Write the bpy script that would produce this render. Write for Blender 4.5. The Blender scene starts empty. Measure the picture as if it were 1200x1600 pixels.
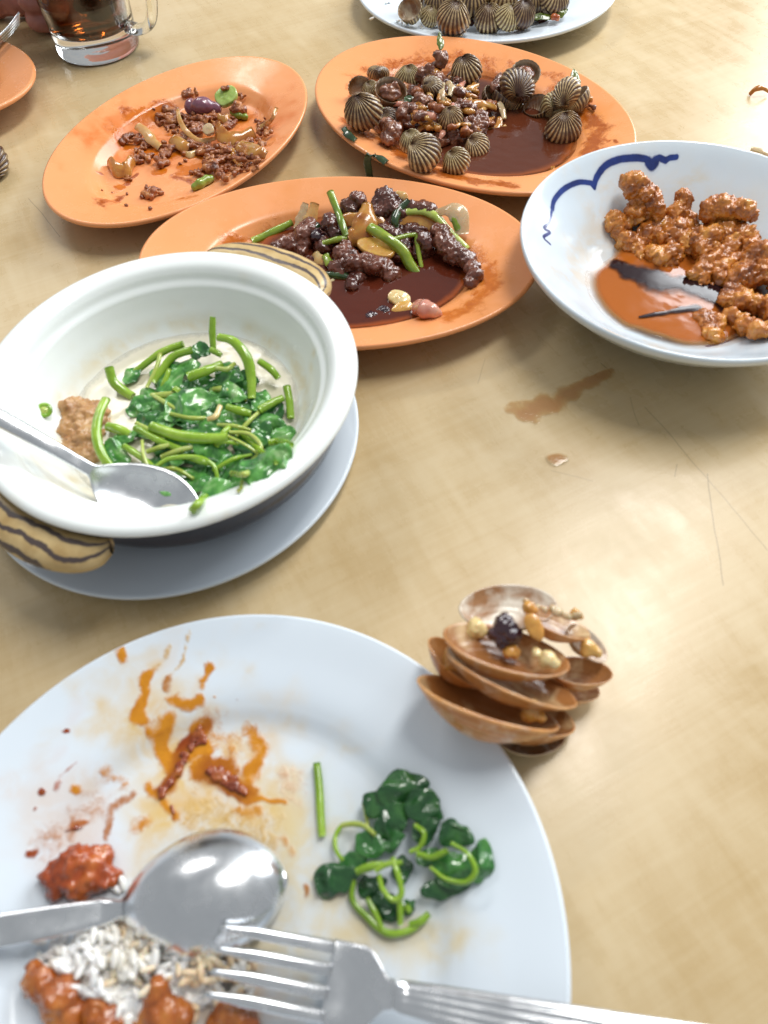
import bpy, bmesh, math, random
import numpy as np
from mathutils import Matrix, Vector, Euler

random.seed(7)
rng = np.random.default_rng(7)
sc = bpy.context.scene
col = sc.collection
R_ = math.radians

# ------------------------------------------------------------------ camera
CAM_H, CAM_P, CAM_F, CAM_R = 0.3301, 0.98704, 1118.2, -0.0596   # height m, pitch down, focal px (1600 px high), roll
cd = bpy.data.cameras.new('camera'); cam = bpy.data.objects.new('camera', cd); col.objects.link(cam)
CM = Matrix.Translation((0, 0, CAM_H)) @ Matrix.Rotation(math.pi/2 - CAM_P, 4, 'X') @ Matrix.Rotation(CAM_R, 4, 'Z')
cam.matrix_world = CM
cd.sensor_fit = 'VERTICAL'; cd.sensor_height = 24.0; cd.lens = CAM_F/1600*24.0
cd.clip_start = 0.01; cd.clip_end = 100
cd.dof.use_dof = True; cd.dof.focus_distance = 0.60; cd.dof.aperture_fstop = 5.2
sc.camera = cam

# ------------------------------------------------------------------ light
w = bpy.data.worlds.new('World'); sc.world = w; w.use_nodes = True
bg = w.node_tree.nodes['Background']; bg.inputs[0].default_value = (0.93, 0.97, 1.0, 1); bg.inputs[1].default_value = 0.38
def area(name, loc, target, sx, sy, power, colr, roll=0):
    l = bpy.data.lights.new(name, 'AREA'); l.shape = 'RECTANGLE'; l.size = sx; l.size_y = sy; l.energy = power; l.color = colr
    o = bpy.data.objects.new(name, l); col.objects.link(o); o.location = loc
    d = Vector(target) - Vector(loc)
    o.rotation_euler = (d.to_track_quat('-Z', 'Y').to_matrix() @ Matrix.Rotation(roll, 3, 'Z')).to_euler()
    return o
area('window_light', (2.9, 3.0, 1.75), (0.1, 0.5, 0), 2.4, 2.2, 150, (0.93, 0.97, 1.0))
area('ceiling_tube_light', (0.80, 1.10, 2.0), (0.80, 1.10, 0), 1.4, 0.45, 40, (1.0, 0.98, 0.94), R_(55))
area('added_soft_light_far', (-1.1, 2.3, 2.1), (-1.1, 2.3, 0), 1.2, 0.3, 24, (1.0, 0.98, 0.95), R_(20))  # extra unseen lamp, added at far left to give softer, multiple shadows
sc.view_settings.view_transform = 'Standard'; sc.view_settings.look = 'None'
sc.view_settings.exposure = 0.08; sc.view_settings.gamma = 1.0; sc.view_settings.use_curve_mapping = False
sc.render.engine = 'CYCLES'
cy = sc.cycles
cy.use_denoising = True
try: cy.denoiser = 'OPENIMAGEDENOISE'
except Exception: pass
cy.max_bounces = 8; cy.diffuse_bounces = 3; cy.glossy_bounces = 4; cy.transmission_bounces = 8; cy.transparent_max_bounces = 8
cy.caustics_reflective = False; cy.caustics_refractive = False; cy.sample_clamp_indirect = 6; cy.sample_clamp_direct = 0

# ------------------------------------------------------------------ pixel -> place
_ca, _sa = math.cos(CAM_R), math.sin(CAM_R)
CAMR = np.array((CM.to_3x3() @ Vector((1, 0, 0)))[:]); CAMU = np.array((CM.to_3x3() @ Vector((0, 1, 0)))[:]); CAMB = np.array((CM.to_3x3() @ Vector((0, 0, 1)))[:])
def at(px, py, z):
    """the point at height z under photo pixel (px, py)"""
    d = CAMR*((px-600)/CAM_F) + CAMU*(-(py-800)/CAM_F) - CAMB
    t = (z - CAM_H)/d[2]
    return np.array([0, 0, CAM_H]) + t*d
def ppm(p):
    """photo pixels per metre at a point"""
    d = float(np.dot(np.array(p) - np.array([0, 0, CAM_H]), -CAMB))
    return CAM_F/d

# ------------------------------------------------------------------ noise
def _h(ix, iy, iz, s):
    n = (ix*374761393 + iy*668265263 + iz*2147483647 + s*974634777) & 0xffffffff
    n = ((n ^ (n >> 13))*1274126177) & 0xffffffff
    n = ((n ^ (n >> 16))*2246822519) & 0xffffffff
    return ((n ^ (n >> 15)) & 0xffffff)/float(0xffffff)
def vn(P, seed=0):
    P = np.asarray(P, float); I = np.floor(P).astype(np.int64); F = P - I; F = F*F*(3-2*F)
    out = 0
    for dx in (0, 1):
        for dy in (0, 1):
            for dz in (0, 1):
                wgt = (F[:, 0] if dx else 1-F[:, 0])*(F[:, 1] if dy else 1-F[:, 1])*(F[:, 2] if dz else 1-F[:, 2])
                out = out + wgt*_h(I[:, 0]+dx, I[:, 1]+dy, I[:, 2]+dz, seed)
    return out*2-1
def fbm(P, octv=3, seed=0):
    a, o, f = 1.0, 0, 1.0
    for i in range(octv):
        o = o + a*vn(np.asarray(P)*f + 17.3*i, seed+i); a *= .5; f *= 2.03
    return o

# ------------------------------------------------------------------ mesh helpers
def mk(name, V, F, m, parent=None, smooth=True, attrs=None, loc=None, rot=None):
    me = bpy.data.meshes.new(name)
    V = np.asarray(V, float)
    me.from_pydata(V.tolist(), [], F if isinstance(F, list) else F.tolist())
    if smooth: me.polygons.foreach_set('use_smooth', np.ones(len(me.polygons), bool))
    if attrs:
        for k, a in attrs.items():
            a = np.asarray(a, np.float32)
            if a.ndim == 1:
                at_ = me.attributes.new(k, 'FLOAT', 'POINT'); at_.data.foreach_set('value', a)
            else:
                at_ = me.attributes.new(k, 'FLOAT_COLOR', 'POINT'); at_.data.foreach_set('color', a.ravel())
    me.materials.append(m); me.update()
    o = bpy.data.objects.new(name, me); col.objects.link(o)
    if parent is not None: o.parent = parent
    if loc is not None: o.location = [float(c) for c in loc]
    if rot is not None: o.rotation_euler = rot
    return o
def tag(o, label=None, cat=None, group=None, kind=None):
    if label: o['label'] = label
    if cat: o['category'] = cat
    if group: o['group'] = group
    if kind: o['kind'] = kind
    return o
def empty(name, loc, label, cat, group=None, rot=None):
    o = bpy.data.objects.new(name, None); col.objects.link(o); o.location = [float(c) for c in loc]
    o.empty_display_size = 0.01
    if rot is not None: o.rotation_euler = rot
    return tag(o, label, cat, group)
def gridF(nu, nv, cu=False, cv=False):
    i = np.arange(nu if cu else nu-1); j = np.arange(nv if cv else nv-1)
    I, J = np.meshgrid(i, j, indexing='ij'); I2, J2 = (I+1) % nu, (J+1) % nv
    return np.stack([I*nv+J, I2*nv+J, I2*nv+J2, I*nv+J2], -1).reshape(-1, 4)
def catmull(P, n=8):
    P = np.asarray(P, float)
    if len(P) < 3:
        t = np.linspace(0, 1, n+1)[:, None]; return P[0]*(1-t)+P[-1]*t
    Q = np.vstack([2*P[0]-P[1], P, 2*P[-1]-P[-2]]); out = []
    for i in range(1, len(Q)-2):
        p0, p1, p2, p3 = Q[i-1:i+3]
        t = np.linspace(0, 1, n, endpoint=False)[:, None]
        out.append(.5*((2*p1)+(-p0+p2)*t+(2*p0-5*p1+4*p2-p3)*t*t+(-p0+3*p1-3*p2+p3)*t**3))
    return np.vstack(out+[P[-1:]])
def ribbon(path, wid, thk, wdir=None, ns=12, sub=8, curl=0.0, wob=0.0, seed=0, taper=(1, 1), power=1.0):
    """closed sweep with an elliptic section wid x thk; curl bends the section"""
    C = catmull(path, sub); n = len(C)
    T = np.gradient(C, axis=0); T /= np.linalg.norm(T, axis=1)[:, None]+1e-12
    wd = np.array(wdir if wdir is not None else (0, 0, 1.0), float)
    W = wd - T*(T@wd)[:, None]; l = np.linalg.norm(W, axis=1)
    bad = l < 1e-3; W[bad] = np.cross(T[bad], (1, 0.3, 0)); W /= np.linalg.norm(W, axis=1)[:, None]
    N = np.cross(T, W)
    u = np.linspace(0, 1, n); k = np.interp(u, [0, .5, 1], [taper[0], 1, taper[1]])
    a = np.linspace(0, 2*math.pi, ns, endpoint=False)
    ca, sa = np.sign(np.cos(a))*np.abs(np.cos(a))**power, np.sign(np.sin(a))*np.abs(np.sin(a))**power
    nz = 1 + wob*fbm(np.stack([u*6+seed*3.1, u*0+seed, u*0], 1), 2, seed)
    V = C[:, None] + W[:, None]*(ca[None, :, None]*(wid/2*k*nz)[:, None, None]) + N[:, None]*((sa[None, :]*(thk/2*k*nz)[:, None] + curl*wid*(ca[None, :]**2-.5))[:, :, None])
    if wob:
        d = fbm(V.reshape(-1, 3)*260+seed, 2, seed).reshape(n, ns)
        V = V + N[:, None]*(d*thk*wob*.6)[:, :, None]
    V = V.reshape(-1, 3); F = gridF(n, ns, False, True)[:, ::-1].tolist()
    V = np.vstack([V, C[0], C[-1]]); a0, a1 = n*ns, n*ns+1
    for j in range(ns):
        F.append([a0, j, (j+1) % ns]); F.append([a1, (n-1)*ns+(j+1) % ns, (n-1)*ns+j])
    uu = np.concatenate([np.repeat(u, ns), [0, 1]]); end = np.concatenate([np.zeros(n*ns), [1, 1]])
    return V, F, uu, end
def loft(st, n=20, thick=.0014):
    """stations (x, halfwidth, z, dish) -> closed plate-like sweep along x; 5th value scales thickness"""
    v = np.linspace(-1, 1, n); top = []; bot = []
    for s in st:
        x, hw, z, d = s[:4]; th = thick*(s[4] if len(s) > 4 else 1)
        e = th*(1-np.abs(v)**6)*.5 + th*.08
        zz = z + d*(v*v-1)
        gr = s[5]*np.abs(np.sin(v*math.pi*2.5)) if len(s) > 5 else 0
        top.append(np.stack([np.full(n, x), hw*v, zz+e+gr], 1)); bot.append(np.stack([np.full(n, x), hw*v, zz-e], 1)[::-1])
    V = np.concatenate([np.array(top), np.array(bot)], 1); m = 2*n
    F = gridF(len(st), m, False, True).tolist()
    F.append(list(range(m))[::-1]); F.append([(len(st)-1)*m+i for i in range(m)])
    return V.reshape(-1, 3), F
_sph = {}
def ico(sub):
    if sub not in _sph:
        b = bmesh.new(); bmesh.ops.create_icosphere(b, subdivisions=sub, radius=1)
        b.verts.ensure_lookup_table()
        _sph[sub] = (np.array([x.co[:] for x in b.verts]), np.array([[q.index for q in f.verts] for f in b.faces])); b.free()
    return _sph[sub]
def vnormals(V, F):
    me = bpy.data.meshes.new('t'); me.from_pydata(V.tolist(), [], F.tolist() if not isinstance(F, list) else F); me.update()
    N = np.zeros(len(V)*3, np.float32); me.vertex_normals.foreach_get('vector', N); bpy.data.meshes.remove(me)
    return N.reshape(-1, 3)
def melt(balls, voxel, smooth=3):
    """balls [(centre, (rx,ry,rz), rot)] fused into one skin"""
    sv, sf = ico(2); VV = []; FF = []; k = 0
    for c, r, q in balls:
        v = (sv*np.array(r))@np.array(q).T + np.array(c); VV.append(v); FF.append(sf+k); k += len(v)
    me = bpy.data.meshes.new('t'); me.from_pydata(np.vstack(VV).tolist(), [], np.vstack(FF).tolist())
    o = bpy.data.objects.new('t', me); col.objects.link(o)
    md = o.modifiers.new('r', 'REMESH'); md.mode = 'VOXEL'; md.voxel_size = voxel
    if smooth:
        ms = o.modifiers.new('s', 'SMOOTH'); ms.iterations = smooth; ms.factor = .5
    dg = bpy.context.evaluated_depsgraph_get(); m2 = bpy.data.meshes.new_from_object(o.evaluated_get(dg))
    V = np.zeros(len(m2.vertices)*3, np.float32); m2.vertices.foreach_get('co', V)
    L = np.zeros(len(m2.loops), np.int32); m2.loops.foreach_get('vertex_index', L)
    S = np.zeros(len(m2.polygons), np.int32); m2.polygons.foreach_get('loop_total', S)
    F = []; i = 0
    if len(S) and (S == 4).all(): F = L.reshape(-1, 4)
    else:
        F = []
        for s in S: F.append(L[i:i+s].tolist()); i += s
    bpy.data.objects.remove(o); bpy.data.meshes.remove(me); bpy.data.meshes.remove(m2)
    return V.reshape(-1, 3).astype(float), F
I3 = np.eye(3)
def rrot_(rs):
    return np.array(Euler((rs.uniform(0, 6.3), rs.uniform(0, 6.3), rs.uniform(0, 6.3))).to_matrix())
def rrot():
    return np.array(Euler((random.uniform(0, 6.3), random.uniform(0, 6.3), random.uniform(0, 6.3))).to_matrix())
def frame(zd, yd):
    z = np.array(zd, float); z /= np.linalg.norm(z); y = np.array(yd, float); y = y - z*(y@z); y /= np.linalg.norm(y)
    x = np.cross(y, z); return Matrix(np.stack([x, y, z], 1).tolist())
def facing(ang, tx=0, ty=0):
    """rotation whose local z leans to the viewer's side of the table and whose local y runs along an image angle"""
    a = R_(ang); return frame(CAMB + tx*CAMR + ty*CAMU, math.cos(a)*CAMR + math.sin(a)*CAMU)

# ------------------------------------------------------------------ materials
class NT:
    def __init__(s, name):
        s.m = bpy.data.materials.new(name); s.m.use_nodes = True; s.t = s.m.node_tree; s.n = s.t.nodes
        s.b = s.n['Principled BSDF']; s.out = s.n['Material Output']
    def new(s, typ, **kw):
        x = s.n.new(typ)
        for k, v in kw.items(): setattr(x, k, v)
        return x
    def L(s, a, b): s.t.links.new(a, b)
    def val(s, sock, v):
        if hasattr(v, 'is_linked') or isinstance(v, bpy.types.NodeSocket): s.L(v, sock)
        else: sock.default_value = v
    def math(s, op, a, b=None, c=None, clamp=False):
        x = s.new('ShaderNodeMath', operation=op, use_clamp=clamp); s.val(x.inputs[0], a)
        if b is not None: s.val(x.inputs[1], b)
        if c is not None: s.val(x.inputs[2], c)
        return x.outputs[0]
    def mix(s, f, a, b, typ='MIX'):
        x = s.new('ShaderNodeMix', data_type='RGBA', blend_type=typ); s.val(x.inputs[0], f)
        for k, v in ((6, a), (7, b)): s.val(x.inputs[k], v if not isinstance(v, tuple) else (*v[:3], 1))
        return x.outputs[2]
    def coord(s, scale=(1, 1, 1), kind='Object'):
        tc = s.new('ShaderNodeTexCoord'); mp = s.new('ShaderNodeMapping'); s.L(tc.outputs[kind], mp.inputs[0]); mp.inputs['Scale'].default_value = scale
        return mp.outputs[0]
    def noise(s, vec, scale, detail=4, rough=.55, dist=0, rnd=True):
        x = s.new('ShaderNodeTexNoise', noise_dimensions='4D'); s.L(vec, x.inputs['Vector'])
        x.inputs['Scale'].default_value = scale; x.inputs['Detail'].default_value = detail; x.inputs['Roughness'].default_value = rough; x.inputs['Distortion'].default_value = dist
        if rnd:
            oi = s.new('ShaderNodeObjectInfo'); s.L(s.math('MULTIPLY', oi.outputs['Random'], 40.0), x.inputs['W'])
        return x.outputs['Fac']
    def ramp(s, f, stops):
        x = s.new('ShaderNodeValToRGB'); s.L(f, x.inputs[0]); e = x.color_ramp.elements
        while len(e) < len(stops): e.new(.5)
        for q, (p, c) in zip(e, stops): q.position = p; q.color = (*c[:3], 1) if len(c) > 1 else (c[0],)*3+(1,)
        return x.outputs[0]
    def rng(s, f, a, b, c, d, smooth=False):
        x = s.new('ShaderNodeMapRange', interpolation_type='SMOOTHSTEP' if smooth else 'LINEAR'); s.val(x.inputs[0], f)
        for i, v in enumerate((a, b, c, d)): s.val(x.inputs[i+1], v)
        return x.outputs[0]
    def bump(s, h, strength, dist, nrm=None):
        x = s.new('ShaderNodeBump'); x.inputs['Strength'].default_value = strength; x.inputs['Distance'].default_value = dist; s.L(h, x.inputs['Height'])
        if nrm is not None: s.L(nrm, x.inputs['Normal'])
        return x.outputs[0]
    def attr(s, name):
        return s.new('ShaderNodeAttribute', attribute_name=name)
    def set(s, **kw):
        for k, v in kw.items():
            sock = s.b.inputs[k.replace('_', ' ')]
            if isinstance(v, tuple) and sock.type == 'RGBA': v = (*v[:3], 1)
            s.val(sock, v)
        return s.m
def food(name, stops, scale=60, rough=(.2, .5), bump=.4, bscale=300, bdist=.0006, sss=0.0, coat=0.0, detail=5, dist=.4, sssc=(1, .4, .2), spec=.5, trans=0):
    n = NT(name); v = n.coord(); f = n.noise(v, scale, detail, .6, dist)
    k = len(stops); c = n.ramp(f, [(.30+.4*i/(k-1), s) for i, s in enumerate(stops)])
    f2 = n.noise(v, scale*2.7, 3)
    n.set(Base_Color=c, Roughness=n.rng(f2, .3, .7, rough[0], rough[1]), Specular_IOR_Level=spec)
    if bump: n.set(Normal=n.bump(n.noise(v, bscale, 4), bump, bdist))
    if sss: n.set(Subsurface_Weight=sss, Subsurface_Radius=sssc, Subsurface_Scale=.003)
    if coat: n.set(Coat_Weight=coat, Coat_Roughness=.08)
    if trans: n.set(Transmission_Weight=trans, IOR=1.35)
    return n.m

def m_table():
    n = NT('table_laminate'); v = n.coord()
    big = n.noise(v, 7, 3, .5, .3, False)
    vs = n.coord((150, 9, 1)); rot = n.new('ShaderNodeMapping'); rot.inputs['Rotation'].default_value = (0, 0, R_(-24))
    tc = n.new('ShaderNodeTexCoord'); n.L(tc.outputs['Object'], rot.inputs[0])
    st = n.new('ShaderNodeMapping'); st.inputs['Scale'].default_value = (60, 9, 1); n.L(rot.outputs[0], st.inputs[0])
    streak = n.noise(st.outputs[0], 1.2, 5, .6, .5, False)
    st2 = n.new('ShaderNodeMapping'); st2.inputs['Scale'].default_value = (8, 260, 1); n.L(rot.outputs[0], st2.inputs[0])
    fib = n.noise(st2.outputs[0], 1.0, 3, .6, .2, False)
    med = n.noise(v, 28, 5, .65, .6, False)
    f = n.math('ADD', n.math('MULTIPLY', big, .46), n.math('ADD', n.math('MULTIPLY', streak, .20), n.math('ADD', n.math('MULTIPLY', med, .18), n.math('MULTIPLY', fib, .16))))
    c = n.ramp(f, [(.30, (.42, .285, .125)), (.43, (.51, .375, .195)), (.54, (.575, .450, .265)), (.70, (.635, .525, .345))])
    # hairline scratches
    geo = n.new('ShaderNodeNewGeometry'); sep = n.new('ShaderNodeSeparateXYZ'); n.L(geo.outputs['Position'], sep.inputs[0])
    wv = n.math('MULTIPLY', n.math('SUBTRACT', n.noise(v, 22, 2, .5, 0, False), .5), .006)
    tot = None
    segs = [((1010, 635), (1200, 860), 1.), ((1105, 740), (1128, 915), 1.3), ((985, 620), (1000, 665), .8), ((860, 735), (925, 752), .7), ((45, 310), (95, 370), 1.2), ((938, 567), (956, 584), 1.5), ((760, 560), (745, 600), .6), ((1060, 725), (1056, 745), 1.), ((240, 440), (330, 380), .6)]
    for (a, b, st_) in segs:
        A = at(*a, 0); B = at(*b, 0); d = B-A; l = math.hypot(d[0], d[1]); d = d/l
        x = n.math('ADD', n.math('SUBTRACT', sep.outputs[0], float(A[0])), wv); y = n.math('SUBTRACT', sep.outputs[1], float(A[1]))
        u = n.math('ADD', n.math('MULTIPLY', x, float(d[0])), n.math('MULTIPLY', y, float(d[1])))
        q = n.math('ABSOLUTE', n.math('SUBTRACT', n.math('MULTIPLY', x, float(d[1])), n.math('MULTIPLY', y, float(d[0]))))
        inside = n.math('MULTIPLY', n.math('GREATER_THAN', u, 0.0), n.math('LESS_THAN', u, float(l)))
        k = n.math('MULTIPLY', n.math('MULTIPLY', n.rng(q, .0001, .00042, 1., 0.), inside), .42*st_)
        tot = k if tot is None else n.math('MAXIMUM', tot, k)
    c = n.mix(tot, c, (.09, .06, .035))
    r = n.rng(n.math('ADD', n.math('MULTIPLY', med, .6), n.math('MULTIPLY', streak, .4)),   .36, .62, .20, .38)
    n.set(Base_Color=c, Roughness=r, Specular_IOR_Level=.42, Normal=n.bump(n.noise(v, 90, 4, .6, 0, False), .06, .0012, n.bump(n.noise(st2.outputs[0], 2.2, 2, .5, 0, False), .05, .0005)))
    return n.m
def m_ware(name, base, rough=.16, var=.03, stain=True, coat=0., patch=None, spec=.5):
    n = NT(name); v = n.coord()
    f = n.noise(v, 9, 4, .5, .3)
    c = n.mix(n.rng(f, .3, .7, 0, 1), tuple(x*(1-var) for x in base), tuple(min(1, x*(1+var)) for x in base))
    rr = n.rng(n.noise(v, 40, 5, .65), .35, .7, rough*.75, rough*1.6)
    if stain:
        a = n.attr('stain'); fine = n.noise(v, 170, 5, .68, .8); fine2 = n.noise(v, 620, 3, .6)
        k = n.math('ADD', a.outputs['Alpha'], n.math('ADD', n.math('MULTIPLY', n.math('SUBTRACT', fine, .5), 1.1), n.math('MULTIPLY', n.math('SUBTRACT', fine2, .5), .25)))
        k = n.math('MULTIPLY', n.rng(k, .26, .70, 0, 1, True), n.rng(a.outputs['Alpha'], .02, .12, 0, 1))
        o = n.attr('film'); fm = n.math('MULTIPLY', o.outputs['Alpha'], n.rng(n.noise(v, 75, 4, .6, .5), .3, .62, .25, 1, True))
        c = n.mix(n.math('MULTIPLY', fm, .9), c, o.outputs['Color'])
        vari = n.mix(n.rng(fine, .3, .7, 0, .55), a.outputs['Color'], n.mix(1.0, a.outputs['Color'], (.55, .38, .3), 'MULTIPLY'))
        c = n.mix(k, c, vari)
        rr = n.mix(k, rr, (.16, .16, .16))
        n.set(Normal=n.bump(n.math('MULTIPLY', k, fine), .35, .0010))
    n.set(Base_Color=c, Roughness=rr, Specular_IOR_Level=spec, Coat_Weight=coat, Coat_Roughness=.06)
    return n.m
MT = {}
MT['table'] = m_table()
MT['white'] = m_ware('white_melamine', (.69, .765, .84), .17)
MT['orange'] = m_ware('orange_melamine', (.82, .34, .135), .22, .02)
MT['cream'] = m_ware('claypot_glaze', (.80, .84, .83), .2, .02)
def m_bluebowl():
    n = NT('blue_and_white_porcelain'); v = n.coord()
    base = n.mix(n.rng(n.noise(v, 14, 3), .3, .7, 0, 1), (.62, .71, .79), (.70, .78, .84))
    o = n.attr('film'); fm = n.math('MULTIPLY', o.outputs['Alpha'], n.rng(n.noise(v, 60, 4, .6, .6), .36, .62, .1, 1, True)); c = n.mix(fm, base, o.outputs['Color'])
    ink = n.math('ADD', n.attr('ink').outputs['Fac'], n.math('MULTIPLY', n.math('SUBTRACT', n.noise(v, 300, 3), .5), .25))
    c = n.mix(n.math('MULTIPLY', n.rng(ink, -.7, .15, 0, 1), .22), c, (.10, .18, .50))
    c = n.mix(n.rng(ink, -.06, .28, 0, 1), c, n.mix(n.rng(n.noise(v, 120, 3), .35, .65, 0, 1), (.010, .022, .13), (.018, .045, .24)))
    n.set(Base_Color=c, Roughness=n.rng(n.noise(v, 50, 4), .35, .7, .10, .24), Coat_Weight=.3, Coat_Roughness=.05)
    return n.m
MT['bluebowl'] = m_bluebowl()
def m_lug():
    n = NT('painted_stoneware'); v = n.coord()
    a = n.attr('band'); f = n.math('ADD', a.outputs['Fac'], n.math('MULTIPLY', n.math('SUBTRACT', n.noise(v, 45, 4), .5), .5))
    s = n.math('SINE', n.math('MULTIPLY', f, 19.0))
    c = n.mix(n.rng(s, .25, .75, 0, 1, True), n.mix(n.rng(n.noise(v, 90, 4), .35, .65, 0, 1), (.45, .30, .12), (.62, .46, .22)), (.085, .062, .058))
    n.set(Base_Color=c, Roughness=.34)
    return n.m
MT['lug'] = m_lug()
MT['darkglaze'] = food('dark_brown_glaze', [(.012, .009, .012), (.03, .02, .022)], 40, (.08, .2), .2, 200, .0006)
def m_steel():
    n = NT('stainless_steel'); v = n.coord((1, 14, 1)); f = n.noise(v, 60, 4, .6); g = n.noise(n.coord(), 90, 4)
    n.set(Base_Color=n.mix(g, (.72, .74, .77), (.84, .86, .88)), Metallic=1.0, Roughness=n.rng(g, .3, .7, .16, .32), Normal=n.bump(f, .08, .0004))
    return n.m
MT['steel'] = m_steel()
def m_shell(name, ridge, groove, inner, coat=.45, sauce=(.060, .020, .013), sk=.7, bare=(.42, .60), speck=None):
    n = NT(name); v = n.coord(); rib = n.attr('rib').outputs['Fac']; s = n.attr('s').outputs['Fac']; inn = n.attr('inner').outputs['Fac']
    nz = n.noise(v, 90, 5, .65, .5); nz2 = n.noise(v, 420, 4, .7)
    k = n.math('ADD', rib, n.math('ADD', n.math('MULTIPLY', n.math('SUBTRACT', nz2, .5), 1.1), n.math('MULTIPLY', n.math('SUBTRACT', nz, .5), .9)))
    ring = n.math('SINE', n.math('ADD', n.math('MULTIPLY', s, 34.), n.math('MULTIPLY', nz, 7.)))
    ridge2 = n.mix(n.rng(ring, -.2, .8, 0, .4), ridge, tuple(x*.42 for x in ridge))
    c = n.mix(n.rng(k, .30, .78, 0, 1, True), groove, ridge2)
    c = n.mix(n.math('MULTIPLY', n.rng(n.noise(v, 38, 4, .6, .8), .44, .62, 0, 1, True), sk), c, sauce)
    if speck: c = n.mix(n.rng(n.noise(v, 130, 5, .7, .3), .50, .64, 0, .8), c, speck)
    ci = n.mix(n.rng(n.noise(v, 48, 4, .6, .7), bare[0], bare[1], 0, .95), inner, tuple(x*y for x, y in zip(inner, (.42, .20, .07))))
    c = n.mix(inn, c, ci)
    n.set(Base_Color=c, Roughness=n.rng(nz, .3, .7, .22, .5), Coat_Weight=coat, Coat_Roughness=.1, Normal=n.bump(nz2, .5, .0005))
    return n.m
MT['shell'] = m_shell('cockle_shell', (.66, .50, .26), (.10, .046, .020), (.50, .40, .28))
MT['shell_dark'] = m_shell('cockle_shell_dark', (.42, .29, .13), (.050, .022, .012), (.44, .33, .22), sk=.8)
MT['shell_green'] = m_shell('cockle_shell_pale', (.64, .53, .27), (.15, .085, .030), (.52, .43, .3), sk=.3)
MT['clam'] = m_shell('clam_shell_brown', (.74, .36, .115), (.56, .21, .050), (.66, .50, .28), coat=.5, sauce=(.34, .10, .018), sk=.5, bare=(.30, .50), speck=(.72, .50, .33))
MT['clam_pale'] = m_shell('clam_shell_pale', (.60, .52, .40), (.42, .30, .17), (.70, .64, .54), coat=.4, sauce=(.42, .2, .06), sk=.5)
MT['pork'] = food('fried_pork', [(.17, .038, .006), (.48, .155, .020), (.72, .34, .065)], 85, (.18, .44), .5, 420, .0006, sss=.1, coat=.35)
MT['beef'] = food('braised_beef', [(.060, .016, .009), (.145, .042, .022), (.26, .095, .052)], 80, (.16, .38), .5, 330, .0008, sss=0, coat=.5)
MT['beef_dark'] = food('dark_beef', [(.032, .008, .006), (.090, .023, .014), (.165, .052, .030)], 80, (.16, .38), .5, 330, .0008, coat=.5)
MT['mince'] = food('spiced_mince', [(.085, .018, .007), (.28, .075, .016), (.52, .21, .05)], 150, (.25, .5), .7, 520, .0009, coat=.3)
MT['redmeat'] = food('chilli_meat', [(.16, .020, .004), (.36, .062, .008), (.54, .17, .03)], 80, (.14, .36), .5, 240, .001, sss=.1, coat=.6)
MT['cocklemeat'] = food('cockle_meat', [(.055, .016, .010), (.19, .060, .028), (.38, .17, .085)], 140, (.16, .4), .7, 420, .001, coat=.6)
MT['bean'] = food('black_chilli_skin', [(.012, .004, .010), (.03, .008, .016), (.06, .014, .02)], 120, (.08, .25), .7, 260, .0015, coat=.8)
MT['onion'] = food('fried_onion', [(.44, .17, .035), (.66, .36, .11), (.77, .54, .26)], 70, (.10, .28), .3, 260, .0006, sss=.25, coat=.6, trans=.2)
MT['onion_amber'] = food('soy_stained_onion', [(.30, .085, .014), (.52, .22, .035), (.62, .36, .09)], 80, (.12, .3), .3, 260, .0006, sss=.2, coat=.7, trans=.15)
MT['onion_pale'] = food('pale_onion', [(.55, .36, .18), (.70, .54, .32), (.76, .64, .44)], 70, (.12, .3), .2, 260, .0005, sss=.25, coat=.5, trans=.25)
MT['shallot'] = food('purple_shallot', [(.10, .030, .055), (.20, .075, .115), (.32, .15, .17)], 60, (.14, .34), .25, 200, .0006, sss=.15, coat=.5)
MT['shallot_pink'] = food('pink_shallot', [(.50, .15, .10), (.62, .27, .20), (.70, .42, .30)], 55, (.12, .3), .2, 200, .0005, sss=.3, coat=.6)
MT['ginger'] = food('ginger', [(.48, .22, .035), (.62, .35, .07), (.68, .45, .14)], 60, (.14, .34), .3, 300, .0006, sss=.3, coat=.6)
MT['garlic'] = food('garlic', [(.62, .42, .14), (.72, .56, .26), (.76, .66, .40)], 70, (.14, .32), .2, 260, .0005, sss=.3, coat=.5)
MT['garlic_brown'] = food('fried_garlic', [(.42, .16, .025), (.60, .30, .06), (.68, .44, .13)], 80, (.12, .3), .25, 260, .0006, sss=.25, coat=.6)
MT['bean_green'] = food('green_bean', [(.08, .14, .012), (.20, .30, .03), (.32, .42, .08)], 70, (.16, .36), .2, 240, .0005, sss=.2, coat=.5)
MT['okra'] = food('pale_green_slice', [(.20, .32, .04), (.34, .47, .11), (.45, .56, .2)], 120, (.2, .4), .3, 300, .0006, sss=.2, coat=.4)
MT['scallion'] = food('spring_onion', [(.085, .16, .008), (.20, .30, .016), (.36, .43, .05)], 45, (.12, .3), .25, 200, .0005, sss=.2, coat=.6)
MT['scallion_dark'] = food('dark_spring_onion', [(.008, .022, .008), (.022, .055, .014), (.05, .10, .022)], 60, (.12, .3), .3, 220, .0006, coat=.7)
MT['stem'] = food('vegetable_stem', [(.15, .28, .010), (.24, .41, .022), (.36, .53, .06)], 45, (.14, .32), .15, 160, .0005, sss=.25, coat=.5, sssc=(.4, 1, .2))
MT['stem_pale'] = food('pale_vegetable_stem', [(.30, .40, .045), (.42, .52, .10), (.52, .60, .20)], 45, (.14, .32), .15, 160, .0005, sss=.25, coat=.5)
MT['leaf'] = food('wilted_leaf', [(.010, .065, .014), (.034, .155, .032), (.11, .32, .065)], 50, (.12, .3), .25, 160, .0008, coat=.5, dist=1.6)
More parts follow.
